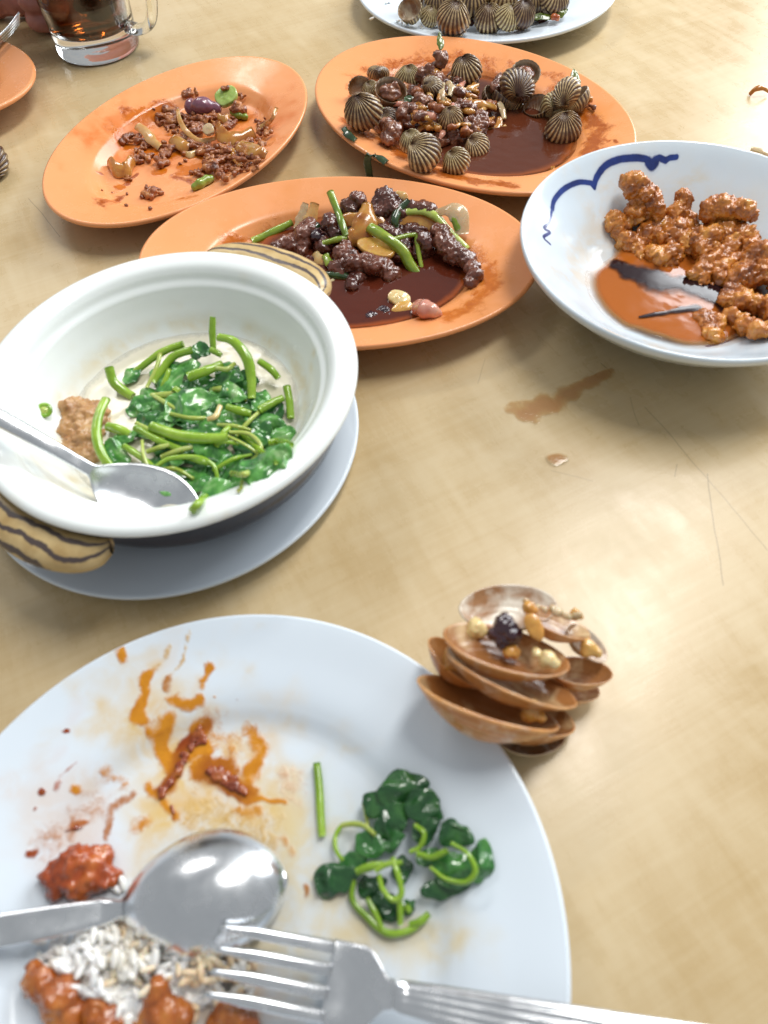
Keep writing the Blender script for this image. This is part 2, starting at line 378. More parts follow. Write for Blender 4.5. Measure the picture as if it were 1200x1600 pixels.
MT['leaf_soup'] = food('broth_coated_leaf', [(.014, .085, .018), (.045, .19, .036), (.12, .36, .07), (.42, .58, .30)], 60, (.12, .3), .25, 160, .0008, coat=.5, dist=1.8)
MT['leaf_dark'] = food('dark_wilted_leaf', [(.006, .040, .012), (.017, .085, .022), (.055, .18, .042)], 50, (.12, .3), .25, 160, .0008, coat=.45, dist=1.6)
MT['curryleaf'] = food('curry_leaf', [(.05, .08, .008), (.11, .15, .014), (.17, .21, .03)], 50, (.18, .34), .3, 240, .0006, coat=.5)
MT['tofu'] = food('braised_tofu_skin', [(.36, .17, .055), (.50, .27, .10), (.62, .40, .19)], 110, (.2, .45), .8, 300, .0014, sss=.2, coat=.4)
MT['rice'] = food('rice_grain', [(.84, .76, .62), (.90, .88, .84), (.92, .92, .92)], 45, (.22, .4), .1, 300, .0003, sss=.4, coat=.3, sssc=(1, .8, .6))
MT['rice_sauced'] = food('sauced_rice', [(.56, .30, .12), (.76, .60, .40), (.84, .76, .62)], 60, (.2, .4), .1, 300, .0003, sss=.35, coat=.4)
MT['skin'] = food('skin', [(.40, .15, .12), (.50, .21, .17), (.58, .27, .22)], 35, (.38, .55), .45, 260, .0006, sss=.2, sssc=(1, .3, .2))
MT['brownmeat'] = food('sauced_meat', [(.15, .028, .005), (.36, .095, .014), (.56, .22, .045)], 80, (.14, .36), .4, 240, .0008, sss=.1, coat=.55)
MT['chilli_green'] = food('green_chilli', [(.10, .22, .01), (.20, .38, .025), (.3, .5, .06)], 90, (.12, .3), .1, 200, .0005, coat=.6)
def m_sauce(name, thin, deep, rough=.07, speck=(.2, .06, .02), bump=.25, bs=70, alpha=(-.05, .22, .25)):
    n = NT(name); v = n.coord(); d = n.attr('depth').outputs['Fac']
    f = n.noise(v, 55, 4, .6, .8); k = n.math('ADD', d, n.math('MULTIPLY', n.math('SUBTRACT', f, .5), .5))
    c = n.mix(n.rng(k, .12, .75, 0, 1, True), thin, deep)
    sp = n.noise(v, 520, 3, .6); c = n.mix(n.rng(sp, .66, .74, 0, .8), c, speck)
    n.set(Base_Color=c, Roughness=n.rng(f, .3, .7, rough*.8, rough*1.9), Normal=n.bump(n.noise(v, bs, 3), bump, .0012), Specular_IOR_Level=.5, Alpha=n.rng(k, alpha[0], alpha[1], alpha[2], 1.0, True))
    return n.m
MT['sauce_cockle'] = m_sauce('cockle_sauce', (.24, .06, .012), (.095, .024, .010), .09, (.12, .04, .02), .35, 110)
MT['sauce_beef'] = m_sauce('beef_sauce', (.28, .06, .010), (.085, .016, .007), .05, (.05, .012, .008), .18, 60)
MT['sauce_pork'] = m_sauce('sweet_sour_sauce', (.60, .29, .085), (.37, .10, .013), .06, (.30, .06, .01), .04, 40, (-.1, .95, .10))
MT['sauce_dark'] = m_sauce('dark_soy_sauce', (.065, .020, .012), (.018, .006, .008), .08, (.02, .008, .008), .03, 40, (.05, .95, .0))
MT['soup'] = m_sauce('milky_soup', (.72, .68, .55), (.66, .61, .45), .14, (.72, .66, .46), .08, 70)
MT['chillipaste'] = food('chilli_paste', [(.13, .016, .003), (.27, .045, .005), (.44, .13, .012)], 160, (.12, .3), .8, 380, .0014, coat=.7)
def m_glass(name, colr=(1, 1, 1), ior=1.5, rough=0.0):
    n = NT(name); n.set(Base_Color=colr, Transmission_Weight=1.0, IOR=ior, Roughness=rough); 
    v = n.coord(); n.set(Normal=n.bump(n.noise(v, 40, 2), .08, .0008)); return n.m
MT['glass'] = m_glass('clear_glass', (.97, .99, .99)); MT['tea'] = m_glass('iced_tea', (.17, .034, .004), 1.33)
MT['film'] = None
def m_film(name, colr, alpha):
    n = NT(name); v = n.coord(); a = n.attr('depth').outputs['Fac']
    k = n.math('MULTIPLY', n.rng(n.math('ADD', a, n.math('MULTIPLY', n.math('SUBTRACT', n.noise(v, 120, 4, .6, .6), .5), .5)), .1, .55, 0, 1, True), alpha)
    n.set(Base_Color=n.mix(n.rng(a, .3, .9, 0, 1), colr, tuple(x*y for x, y in zip(colr, (.8, .5, .3)))), Roughness=.07, Alpha=n.rng(a, .04, .2, 0, 1), Normal=n.bump(n.noise(v, 220, 3), .5, .0012))
    n.set(Alpha=n.math('MULTIPLY', k, n.rng(a, .03, .12, 0, 1)))
    return n.m
MT['film_sauce'] = m_film('thin_sauce_film', (.60, .35, .10), .42); MT['film_water'] = m_film('thin_soup_film', (.62, .48, .27), .6)

# ------------------------------------------------------------------ the table
tb = bmesh.new(); bmesh.ops.create_cube(tb, size=1)
for x in tb.verts: x.co = Vector((x.co.x*3.2, x.co.y*3.2+.9, x.co.z*.03-.015))
bmesh.ops.bevel(tb, geom=tb.edges[:], offset=.006, segments=3, affect='EDGES')
me = bpy.data.meshes.new('table_top'); tb.to_mesh(me); tb.free(); me.materials.append(MT['table'])
table = bpy.data.objects.new('table_top', me); col.objects.link(table); tag(table, 'cream and tan mottled laminate table top, scuffed and scratched', 'table', kind='structure')

# ------------------------------------------------------------------ plates and bowls
_zz = np.linspace(.11, -.002, 900)
def land(dish, px, py, up=0.0):
    """first point under the pixel that lies `up` above the dish"""
    d = CAMR*((px-600)/CAM_F) + CAMU*(-(py-800)/CAM_F) - CAMB; t = (_zz-CAM_H)/d[2]
    g = _zz - np.asarray(dish.surf(t*d[0], t*d[1])) - up
    k = int(np.argmax(g <= 0)) if (g <= 0).any() else len(_zz)-1
    if k > 0: f = g[k-1]/(g[k-1]-g[k]+1e-12); z = _zz[k-1]+(_zz[k]-_zz[k-1])*f
    else: z = _zz[0]
    return at(px, py, float(z))
class Dish:
    """a turned dish; prof = [(s, z)] of the upper side from centre to rim, s in 0..1 of the rim size"""
    def __init__(s, name, cx, cy, a, b, ang, prof, under, mat, label, cat, nr=120, nt=300, group=None, z0=0.0):
        s.cx, s.cy, s.a, s.b, s.ang, s.z0 = cx, cy, a, b, ang, z0
        P = catmull(np.array([(p[0], 0, p[1]) for p in prof]), 10); s.ps, s.pz = P[:, 0], P[:, 2]
        s.name, s.mat, s.label, s.cat, s.nr, s.nt, s.under, s.group = name, mat, label, cat, nr, nt, under, group
        s.strokes = []; s.films = []; s.inks = []
    def local(s, x, y):
        c, q = math.cos(s.ang), math.sin(s.ang); dx, dy = x-s.cx, y-s.cy
        return dx*c+dy*q, -dx*q+dy*c
    def surf(s, x, y):
        u, v = s.local(x, y); r = np.sqrt((u/s.a)**2+(v/s.b)**2)
        return s.z0 + np.where(r > 1.03, 0.0, np.interp(r, s.ps, s.pz))
    def hit(s, px, py, up=0.0):
        return land(s, px, py, up)
    def poly(s, pts): return np.array([s.hit(*p)[:2] for p in pts])
    def smear(s, pts, wpx, colr, k=1.0, film=False):
        P = s.poly(pts); sc_ = ppm((P[0][0], P[0][1], .01))
        (s.films if film else s.strokes).append((P, wpx/sc_, colr, k))
    def ink(s, pts, wpx):
        P = s.poly(pts); P = catmull(np.c_[P, np.zeros(len(P))], 6)[:, :2]; s.inks.append((P, wpx/ppm((P[0][0], P[0][1], .03))))
    def build(s):
        nt = s.nt; sr = np.linspace(0.0, 1, s.nr)**.85; sr[0] = .004
        zz = np.interp(sr, s.ps, s.pz)
        us = np.array([q[0] for q in s.under]); uz = np.array([q[1] for q in s.under])
        S = np.concatenate([sr, us]); Z = np.concatenate([zz, uz])
        th = np.linspace(0, 2*math.pi, nt, endpoint=False)
        X = S[:, None]*np.cos(th)*s.a; Y = S[:, None]*np.sin(th)*s.b; ZZ = np.repeat(Z[:, None], nt, 1)
        V = np.stack([X, Y, ZZ], -1).reshape(-1, 3)
        F = gridF(len(S), nt, False, True).tolist(); F.append(list(range(nt))[::-1]); F.append([(len(S)-1)*nt+i for i in range(nt)])
        attrs = {}
        c, q = math.cos(s.ang), math.sin(s.ang); W = np.stack([s.cx+V[:, 0]*c-V[:, 1]*q, s.cy+V[:, 0]*q+V[:, 1]*c], 1); W0 = W
        W = W + .0028*np.stack([fbm(np.c_[W0*75, 0*W0[:, 0]], 3, 11), fbm(np.c_[W0*75, 0*W0[:, 0]+5], 3, 12)], 1)
        topm = np.repeat(np.arange(len(S)) < s.nr, nt)
        def dist(P):
            d = np.full(len(W), 9.)
            if len(P) == 1: return np.hypot(*(W-P[0]).T)
            for A, B in zip(P[:-1], P[1:]):
                e = B-A; t = np.clip(((W-A)@e)/(e@e+1e-12), 0, 1); d = np.minimum(d, np.hypot(*(W-A-t[:, None]*e).T))
            return d
        for key, lst in (('stain', s.strokes), ('film', s.films)):
            A = np.zeros((len(V), 4)); A[:, :3] = .5
            wsum = np.full(len(V), 1e-6); csum = np.zeros((len(V), 3))
            nzz = 1+.45*fbm(np.c_[W*90, np.zeros(len(W))], 3, 5)
            for P, wd, colr, k in lst:
                d = dist(P)*nzz; g = k*np.exp(-(d/wd)**2); A[:, 3] = np.maximum(A[:, 3], g); g4 = g**3
                csum += g4[:, None]*np.array(colr[:3]); wsum += g4
            A[:, :3] = csum/wsum[:, None]; A[:, 3] *= topm
            attrs[key] = A
        if s.inks:
            W = W0; k = np.full(len(V), -9.)
            for P, wd in s.inks: k = np.maximum(k, 1-dist(P)/wd)
            attrs['ink'] = np.where(topm, np.clip(k, -3, 1), -3)
        o = mk(s.name, V, F, s.mat, attrs=attrs, loc=(s.cx, s.cy, s.z0), rot=(0, 0, s.ang))
        tag(o, s.label, s.cat, s.group); s.obj = o
        return o
P_OVAL = [(0, .0052), (.3, .0052), (.56, .0053), (.635, .0066), (.685, .0115), (.725, .0150), (.80, .0178), (.96, .0228), (1.0, .0240)]
U_OVAL = [(1.012, .0236), (1.016, .0222), (1.010, .0206), (.99, .0194), (.86, .0150), (.74, .0105), (.66, .0050), (.63, .0006), (.61, 0), (.59, .0010), (.57, .0024), (.2, .0024), (.02, .0024)]
P_PLATE = [(0, .0060), (.35, .0060), (.56, .0062), (.63, .0072), (.69, .0112), (.75, .0140), (.86, .0172), (.96, .0205), (1.0, .0217)]
U_PLATE = [(1.008, .0213), (1.012, .0200), (1.006, .0185), (.985, .0174), (.86, .0138), (.74, .0098), (.66, .0050), (.62, .0006), (.60, 0), (.58, .0012), (.56, .0026), (.2, .0026), (.02, .0026)]
near = Dish('dinner_plate', -.0708, .0207, .1285, .1285, 0, P_PLATE, U_PLATE, MT['white'], 'large white dinner plate smeared with chilli sauce, holding greens, rice and cutlery', 'plate', 210, 460)
beefd = Dish('oval_plate', -.0215, .4140, .1340, .0890, R_(-6.4), P_OVAL, U_OVAL, MT['orange'], 'orange oval plate of beef strips and spring onion in dark sauce', 'plate', 150, 380, 'orange oval plates')
prawnd = Dish('oval_plate', -.1446, .5811, .1285, .0862, R_(58.4), P_OVAL, U_OVAL, MT['orange'], 'orange oval plate with scraps of spiced mince, onion and green slices', 'plate', 170, 420, 'orange oval plates')
cockd = Dish('oval_plate', .0881, .5944, .1420, .1022, R_(-45.4), P_OVAL, U_OVAL, MT['orange'], 'orange oval plate piled with cockles in brown sauce', 'plate', 150, 380, 'orange oval plates')
leftd = Dish('oval_plate', -.412, .705, .1285, .0862, R_(-20), P_OVAL, U_OVAL, MT['orange'], 'plain orange oval plate cut off beside the hand', 'plate', 60, 160, 'orange oval plates')
topd = Dish('dinner_plate', .1340, .8355, .1290, .1290, 0, P_PLATE, U_PLATE, MT['white'], 'white dinner plate heaped with cockle shells beyond the orange plates', 'plate', 110, 260)
saud = Dish('dinner_plate', -.1216, .2775, .1090, .1090, 0, [(0, .0052), (.4, .0052), (.58, .0053), (.68, .0072), (.76, .0086), (.88, .0098), (.97, .0108), (1, .0112)], [(1.006, .0108), (1.01, .0098), (1.0, .0086), (.97, .0078), (.86, .0066), (.72, .0046), (.62, .0004), (.60, 0), (.58, .0010), (.56, .0022), (.02, .0022)], MT['white'], 'plain white plate underneath the claypot', 'plate', 60, 220)
bowld = Dish('porcelain_bowl', .2006, .3719, .1050, .1050, 0, [(0, .0075), (.25, .0078), (.42, .0095), (.58, .0160), (.72, .0260), (.86, .0385), (.96, .0485), (1.0, .0520)],
             [(1.010, .0520), (1.016, .0500), (1.010, .0475), (.97, .0430), (.86, .0310), (.72, .0180), (.58, .0085), (.50, .0050), (.49, .0008), (.475, 0), (.46, .0010), (.45, .0040), (.2, .0040), (.02, .0040)],
             MT['bluebowl'], 'white porcelain bowl with blue scalloped brushwork, holding sweet and sour pork', 'bowl', 200, 620)

ORG, RED, OIL, BRN = (.66, .27, .012), (.30, .050, .004), (.70, .50, .24), (.50, .22, .06)
def nz(pts): return [(x/2.4, 940+y/2.4) for x, y in pts]       # coordinates read from the enlarged near plate
for pts, wd, c, k in [
    ([(560, 280), (545, 380), (530, 440)], 13, ORG, .95), ([(640, 290), (625, 350)], 6, BRN, .7), ([(700, 120), (660, 230), (640, 280)], 7, OIL, .6),
    ([(790, 235), (750, 290), (745, 325)], 13, ORG, .75), ([(455, 180), (462, 195)], 14, ORG, .95), ([(620, 180), (580, 250)], 6, OIL, .6),
    ([(640, 380), (735, 370)], 16, ORG, .75), ([(630, 450), (620, 550), (640, 600)], 24, ORG, .95), ([(745, 470), (790, 540), (690, 590), (640, 680), (600, 715)], 24, ORG, 1.0),
    ([(760, 480), (700, 570), (640, 670), (605, 705)], 22, RED, 1.25), ([(770, 620), (850, 650), (920, 700)], 34, ORG, 1.05), ([(790, 625), (850, 655), (910, 700)], 30, RED, 1.3),
    ([(930, 490), (985, 560), (960, 640)], 22, ORG, .72), ([(900, 740), (1060, 770)], 10, ORG, .85), ([(880, 790), (960, 800)], 18, ORG, .62), ([(560, 690), (620, 760), (660, 800)], 22, ORG, .75),
    ([(645, 770), (650, 810)], 9, RED, .9), ([(500, 840), (560, 840)], 24, ORG, .58), ([(420, 640), (480, 680)], 22, ORG, .5), ([(310, 695)], 10, ORG, .8), ([(780, 480), (860, 520)], 40, ORG, .52), ([(720, 790), (1000, 880)], 60, (.70, .46, .12), .47),
    ([(160, 715)], 11, RED, 1.), ([(320, 840), (260, 860)], 12, (.45, .13, .02), .85), ([(130, 785)], 6, RED, .9), ([(100, 935), (140, 945)], 9, RED, .8), ([(245, 478)], 6, RED, 1.), ([(895, 370)], 6, RED, .9), ([(1140, 1080)], 8, BRN, .8), ([(800, 350)], 5, ORG, .8),
    ([(1080, 700)], 60, (.72, .48, .30), .46), ([(500, 730), (430, 770), (380, 880)], 14, (.50, .24, .12), .66), ([(380, 780), (300, 830), (200, 900)], 40, (.60, .34, .2), .5), ([(280, 600), (210, 700)], 6, (.50, .25, .2), .6), ([(1060, 880), (1100, 960)], 16, ORG, .52)]:
    near.smear(nz(pts), wd*1.75/2.4, c, k)
for pts, wd, c, k in [([(560, 480), (700, 640), (880, 640), (1000, 820), (620, 820)], 240, (.68, .45, .12), .8), ([(150, 750), (300, 900), (350, 700)], 160, (.66, .52, .42), .45), ([(1100, 850), (1150, 1150), (1000, 1250)], 200, (.70, .57, .30), .8), ([(1300, 1250), (1700, 1230)], 140, (.70, .58, .34), .75),
                      ([(600, 440), (640, 600), (740, 520), (820, 640), (960, 560), (900, 740), (640, 760)], 105, (.68, .36, .03), .62), ([(570, 260), (540, 400)], 46, (.70, .42, .08), .5), ([(740, 290), (700, 380)], 46, (.70, .42, .08), .45),
                      ([(900, 420), (1120, 340)], 60, (.74, .62, .46), .3), ([(0, 680), (60, 720)], 70, (.7, .55, .45), .35), ([(500, 1300), (900, 1500)], 200, (.66, .42, .20), .75), ([(640, 130), (600, 300)], 50, (.7, .6, .5), .3), ([(310, 350), (190, 600)], 40, (.68, .56, .52), .22)]:
    near.smear(nz(pts), wd/2.4*.75, c, min(1., k*1.5), True)
def pz(pts): return [(150+x/4, 120+y/4) for x, y in pts]
PO, PB = (.64, .17, .010), (.40, .085, .012)
for pts, wd, c, k in [([(230, 260), (420, 200)], 60, PO, .62), ([(140, 340), (200, 430)], 60, PO, .52), ([(180, 210), (210, 200)], 40, PB, .46), ([(380, 170), (480, 200)], 45, PB, .5), ([(560, 590), (760, 540)], 70, PO, .8), ([(520, 560), (640, 590)], 36, PO, .85), ([(410, 590)], 30, PO, .85), ([(150, 690)], 34, PO, .85),
                      ([(260, 600), (200, 670)], 24, PB, .62), ([(40, 610)], 22, PB, .5), ([(40, 790), (160, 760)], 60, PB, .47), ([(480, 620), (600, 660)], 40, PB, .47), ([(300, 480), (700, 480)], 80, PO, .56), ([(850, 290), (950, 250)], 50, PO, .6), ([(450, 360), (560, 360)], 40, PO, .55), ([(520, 760), (620, 745)], 40, PO, .42), ([(1020, 400), (1060, 430)], 40, PO, .6)]:
    prawnd.smear(pz(pts), wd/4*1.1, c, k*1.35)
prawnd.smear(pz([(200, 400), (500, 480), (800, 420), (1000, 400)]), 62, (.60, .14, .012), 1.0, True); prawnd.smear(pz([(100, 650), (400, 620)]), 38, (.72, .30, .12), .4, True)
CS = (.30, .065, .010)
for pts, wd, k in [([(585, 110), (640, 95), (720, 95)], 22, .62), ([(760, 95), (770, 120)], 18, .55), ([(545, 190), (620, 235), (700, 275), (790, 290)], 16, .75), ([(905, 175), (935, 200), (920, 240)], 22, .72), ([(880, 130), (860, 140)], 14, .6), ([(550, 150), (560, 120)], 14, .6), ([(940, 215), (950, 222)], 7, .6), ([(965, 222)], 6, .7), ([(560, 205), (585, 215)], 10, .55), ([(800, 100), (870, 120)], 12, .5)]:
    cockd.smear(pts, wd, (.50, .12, .012) if k < .7 else (.44, .11, .012), k)
cockd.smear([(600, 120), (700, 100), (800, 110)], 40, (.66, .22, .04), .5, True); cockd.smear([(930, 180), (930, 240)], 36, (.68, .24, .04), .8, True)
for pts, wd, k in [([(755, 420), (768, 445), (740, 475), (700, 500)], 18, .72), ([(740, 395), (765, 415)], 14, .6), ([(350, 385), (420, 372)], 14, .7), ([(430, 340)], 16, .42), ([(650, 500), (700, 490)], 10, .7), ([(770, 410), (775, 440)], 10, .6)]:
    beefd.smear(pts, wd, (.62, .17, .012) , k)
beefd.smear([(755, 400), (770, 440), (720, 490)], 34, (.72, .25, .04), .7, True); beefd.smear([(380, 385), (470, 350)], 34, (.70, .24, .04), .6, True); beefd.smear([(432, 338)], 18, (.55, .16, .02), .5, True)
bowld.smear([(880, 430), (920, 400), (940, 350), (960, 300)], 34, (.70, .56, .38), .55, True); bowld.smear([(1060, 295), (1090, 280)], 12, (.68, .6, .44), .7, True); bowld.smear([(900, 490), (960, 520), (1050, 545)], 16, (.70, .48, .24), .7, True); bowld.smear([(1000, 270), (1180, 320)], 26, (.72, .66, .54), .35, True)
def bz(pts): return [(800+x/3, 180+y/3) for x, y in pts]
bowld.ink(bz([(188, 440), (200, 395), (245, 345), (310, 315), (370, 318), (384, 325)]), 3.6)
bowld.ink(bz([(384, 330), (400, 285), (440, 235), (500, 208), (570, 200), (625, 205), (650, 222)]), 4.6)
bowld.ink(bz([(372, 322), (386, 340)]), 3.4); bowld.ink(bz([(640, 220), (655, 236), (672, 218)]), 7); bowld.ink(bz([(668, 214), (690, 198), (720, 210), (740, 200), (772, 196)]), 3.6); bowld.ink(bz([(700, 205), (720, 212)]), 4.2)
bowld.ink(bz([(186, 450), (176, 500), (150, 530), (178, 548), (148, 572), (178, 604)]), 2.2)
bowld.ink([(1105, 541), (1128, 536), (1150, 527), (1166, 522)], 3.2)
for pts in ([(60, 540), (85, 548)], [(185, 485), (210, 478)], [(65, 550), (100, 560)]):
    saud.smear(pts, 8, (.6, .5, .3), .3, True)
for d in (near, beefd, prawnd, cockd, leftd, topd, saud, bowld): d.build()

# ------------------------------------------------------------------ sauces lying in the dishes
def pool(dish, name, mat, label, cat, cpx, level, rmax, nt=160, nr=60, lobes=.18, seed=3, ripple=.00012):
    """a level pool whose shore is where the dish rises through it, or a wobbly limit"""
    c = dish.hit(*cpx); th = np.linspace(0, 2*math.pi, nt, endpoint=False)
    lim = rmax*(1+lobes*fbm(np.stack([np.cos(th)*1.6, np.sin(th)*1.6, th*0], 1), 3, seed))
    V = []; D = []; ss = np.linspace(0, 1, nr); L = []
    for t, l in zip(th, lim):
        r = np.linspace(0, l, 220); zs = dish.surf(c[0]+np.cos(t)*r, c[1]+np.sin(t)*r)
        k = np.argmax(zs > level+.0004) if (zs > level+.0004).any() else -1
        L.append(r[k] if k > 0 else l)
    L = np.array(L); L = (np.roll(L, 1)+L+np.roll(L, -1))/3
    for s in ss:
        x = c[0]+np.cos(th)*L*s; y = c[1]+np.sin(th)*L*s; zd = dish.surf(x, y)
        edge = np.clip((1-s)*L/.0022, 0, 1)
        z = np.maximum(zd+.0003+.0004*edge, level*1.0 - (1-np.sqrt(1-(1-edge)**2))*np.maximum(level-zd-.0002, 0))
        z = z + ripple*fbm(np.stack([x*160, y*160, x*0], 1), 2, seed)*edge
        V.append(np.stack([x, y, z], 1)); D.append(np.clip((z-zd)/.0045, 0, 1)*np.clip((1-s)*6, .12, 1))
    V = np.array(V); V[0] = V[0].mean(0); o3 = np.array([c[0], c[1], c[2]])
    o = mk(name, V.reshape(-1, 3)-o3, gridF(nr, nt, False, True), mat, attrs={'depth': np.array(D).ravel()}, loc=o3)
    return tag(o, label, cat)
pool(cockd, 'sauce_pool', MT['sauce_cockle'], 'glossy reddish brown sauce pooled among the cockles', 'sauce', (740, 215), .0112, .098, lobes=.10, seed=4)
pool(beefd, 'sauce_pool', MT['sauce_beef'], 'dark shiny soy sauce pooled under the beef strips', 'sauce', (600, 425), .0100, .094, lobes=.08, seed=9)
pool(bowld, 'sauce_pool', MT['sauce_pork'], 'translucent orange sauce pooled in the blue and white bowl', 'sauce', (1060, 460), .0150, .064, lobes=.16, seed=12, ripple=.00003)
def blotch(dish, name, mat, label, cat, pts, rad, up, n=70, seed=1):
    """a thin liquid patch following a polyline of pixels"""
    P = np.array([(dish.hit(*p) if dish else at(*p, 0)) for p in pts]); C = catmull(P, 10)
    rr = np.interp(np.linspace(0, 1, len(C)), np.linspace(0, 1, len(rad)), rad)/ppm(P[0])
    lo = (C[:, :2]-rr[:, None]*1.6).min(0); hi = (C[:, :2]+rr[:, None]*1.6).max(0)
    gx, gy = np.meshgrid(np.linspace(lo[0], hi[0], n), np.linspace(lo[1], hi[1], n), indexing='ij')
    k = np.full(gx.shape, -9.)
    for c, r in zip(C, rr): k = np.maximum(k, 1-np.hypot(gx-c[0], gy-c[1])/r)
    k = k + .35*fbm(np.stack([gx.ravel()*150, gy.ravel()*150, gx.ravel()*0], 1), 3, seed).reshape(gx.shape)
    t = np.clip(k, 0, 1); zb = dish.surf(gx, gy) if dish else gx*0
    z = zb + .0002 + up*np.sqrt(t)
    V = np.stack([gx, gy, z], -1).reshape(-1, 3); F = gridF(n, n); kf = k.ravel()
    F = F[(kf[F] > -.05).any(1)]; used = np.unique(F); mp = np.zeros(len(V), int); mp[used] = np.arange(len(used))
    o = mk(name, V[used]-P[0], mp[F], mat, attrs={'depth': np.clip(kf[used]*1.2, 0, 1)}, loc=P[0])
    return tag(o, label, cat)
blotch(None, 'sauce_spill', MT['film_sauce'], 'small orange sauce spill streaked over the bare table', 'spill', [(815, 645), (860, 632), (900, 607), (955, 580)], [26, 30, 20, 10], .0006, 90, 5)
blotch(None, 'sauce_spill', MT['film_water'], 'pale clear droplet drying beside the orange spill', 'spill', [(860, 718), (870, 716)], [17, 17], .0010, 60, 8)
def raise_z(o, dz): o.location.z += dz

# soy clouds floating on the pork sauce
def cloud(pts, rad, seed, label):
    lv = .0156
    P = np.array([at(*p, lv) for p in pts]); C = catmull(P, 10); rr = np.interp(np.linspace(0, 1, len(C)), np.linspace(0, 1, len(rad)), rad)/ppm(P[0])
    n = 70; lo = (C[:, :2]-rr.max()*1.5).min(0); hi = (C[:, :2]+rr.max()*1.5).max(0)
    gx, gy = np.meshgrid(np.linspace(lo[0], hi[0], n), np.linspace(lo[1], hi[1], n), indexing='ij'); k = np.full(gx.shape, -9.)
    for c, r in zip(C, rr): k = np.maximum(k, 1-np.hypot(gx-c[0], gy-c[1])/r)
    k = k + .30*fbm(np.stack([gx.ravel()*120, gy.ravel()*120, gx.ravel()*0], 1), 3, seed).reshape(gx.shape)
    zb = bowld.surf(gx, gy); z = np.maximum(zb+.0006, lv+.00008*np.clip(k, 0, 1))
    V = np.stack([gx, gy, z], -1).reshape(-1, 3); F = gridF(n, n); kf = k.ravel(); F = F[(kf[F] > 0).all(1)]
    used = np.unique(F); mp = np.zeros(len(V), int); mp[used] = np.arange(len(used))
    return tag(mk('soy_streak', V[used]-P[0], mp[F], MT['sauce_dark'], attrs={'depth': np.clip(kf[used]*1.5, 0, 1)}, loc=P[0]), label, 'sauce')
cloud([(962, 412), (990, 425), (1025, 437), (1070, 445), (1110, 452), (1150, 490)], [14, 26, 36, 34, 34, 30], 3, 'wide dark soy streak beside the orange sauce in the bowl')
cloud([(1000, 495), (1040, 488), (1090, 480)], [4, 8, 13], 5, 'thin dark soy wisp crossing the orange sauce')

# ------------------------------------------------------------------ generic food pieces
def piece(name, dish, spots, mat, label, cat, group=None, voxel=.0011, rough=(.10, .35), nscale=130, seed=0, flat=1.0, smooth=3, parent=None, lumps=0, fine=.08):
    """spots [(px, py, radius px, lift mm)] fused into one chunk standing on the dish"""
    B = []; rs = random.Random(seed*31+5)
    for s in spots:
        px, py, r = s[:3]; lift = (s[3] if len(s) > 3 else 0)*.001; rm = r/ppm(dish.hit(px, py))
        p = dish.hit(px, py, rm*.85*flat+lift); rm = r/ppm(p); q = np.array(Euler((rs.uniform(-.4, .4), rs.uniform(-.4, .4), rs.uniform(0, 6))).to_matrix())
        B.append((p, (rm*rs.uniform(.85, 1.35), rm*rs.uniform(.75, 1.05), rm*flat*rs.uniform(.85, 1.1)), q))
    base = list(B)
    for (a, ra, _), (b, rb, _) in zip(base[:-1], base[1:]):       # bridge neighbours
        if np.linalg.norm(a-b) < 2.2*(max(ra)+max(rb)):
            for f_ in (.33, .66): B.append((a*(1-f_)+b*f_, tuple((np.array(ra)*(1-f_)+np.array(rb)*f_)*rs.uniform(.78, .98)), I3))
    for (p, r3, q) in base:
        for _ in range(lumps):
            d = np.array([rs.gauss(0, 1), rs.gauss(0, 1), rs.gauss(0, .8)]); d /= np.linalg.norm(d); k_ = rs.uniform(.3, .5)
            B.append((p+d*np.array(r3)*.75, (r3[0]*k_*1.3, r3[1]*k_, r3[1]*k_), rrot_(rs)))
    V, F = melt(B, voxel, smooth+2)
    N = vnormals(V, F); rm = float(np.mean([np.mean(b[1]) for b in base]))
    amp = rough[1]; q1 = V/rm
    ridg = 1-2*np.abs(vn(q1*2.1+seed*3.3+4, seed+2))
    d = rm*amp*(.42*fbm(q1*.95+seed*1.7, 2, seed) + .20*ridg + fine*fbm(q1*4.2+seed, 2, seed+5))
    V = V + N*d[:, None]
    d2 = .5*rm*rough[0]*fbm(q1*7.5+seed, 2, seed+9); V = V + vnormals(V, F)*d2[:, None]
    o0 = np.array([V[:, 0].mean(), V[:, 1].mean(), V[:, 2].min()])
    o = mk(name, V-o0, F, mat, loc=o0)
    if parent is not None: o.parent = parent; o.matrix_parent_inverse = parent.matrix_world.inverted(); return o
    return tag(o, label, cat, group)
def strip(name, dish, pts, wpx, mat, label, cat, group=None, thk=.35, flatdir=None, curl=0.0, wob=.12, taper=(.8, .8), seed=0, lift=None, ns=14, parent=None, power=1.0, mm=None):
    """pts [(px, py, lift mm)] swept; wpx = width in photo pixels; thk = thickness / width"""
    P = []
    for p in pts:
        l = (p[2] if len(p) > 2 else 1.0)*.001
        P.append(dish.hit(p[0], p[1], l) if dish else at(p[0], p[1], l))
    P = np.array(P); wd = wpx/ppm(P[len(P)//2]); wv = flatdir if flatdir is not None else np.cross(P[-1]-P[0], CAMB)
    V, F, u, e = ribbon(P, wd, wd*thk, wv, ns=ns, curl=curl, wob=wob, seed=seed, taper=taper, power=power)
    o0 = np.array([P[:, 0].mean(), P[:, 1].mean(), V[:, 2].min()])
    o = mk(name, V-o0, F, mat, loc=o0)
    if parent is not None: o.parent = parent; o.matrix_parent_inverse = Matrix.Translation(parent.location).inverted(); return o
    return tag(o, label, cat, group)
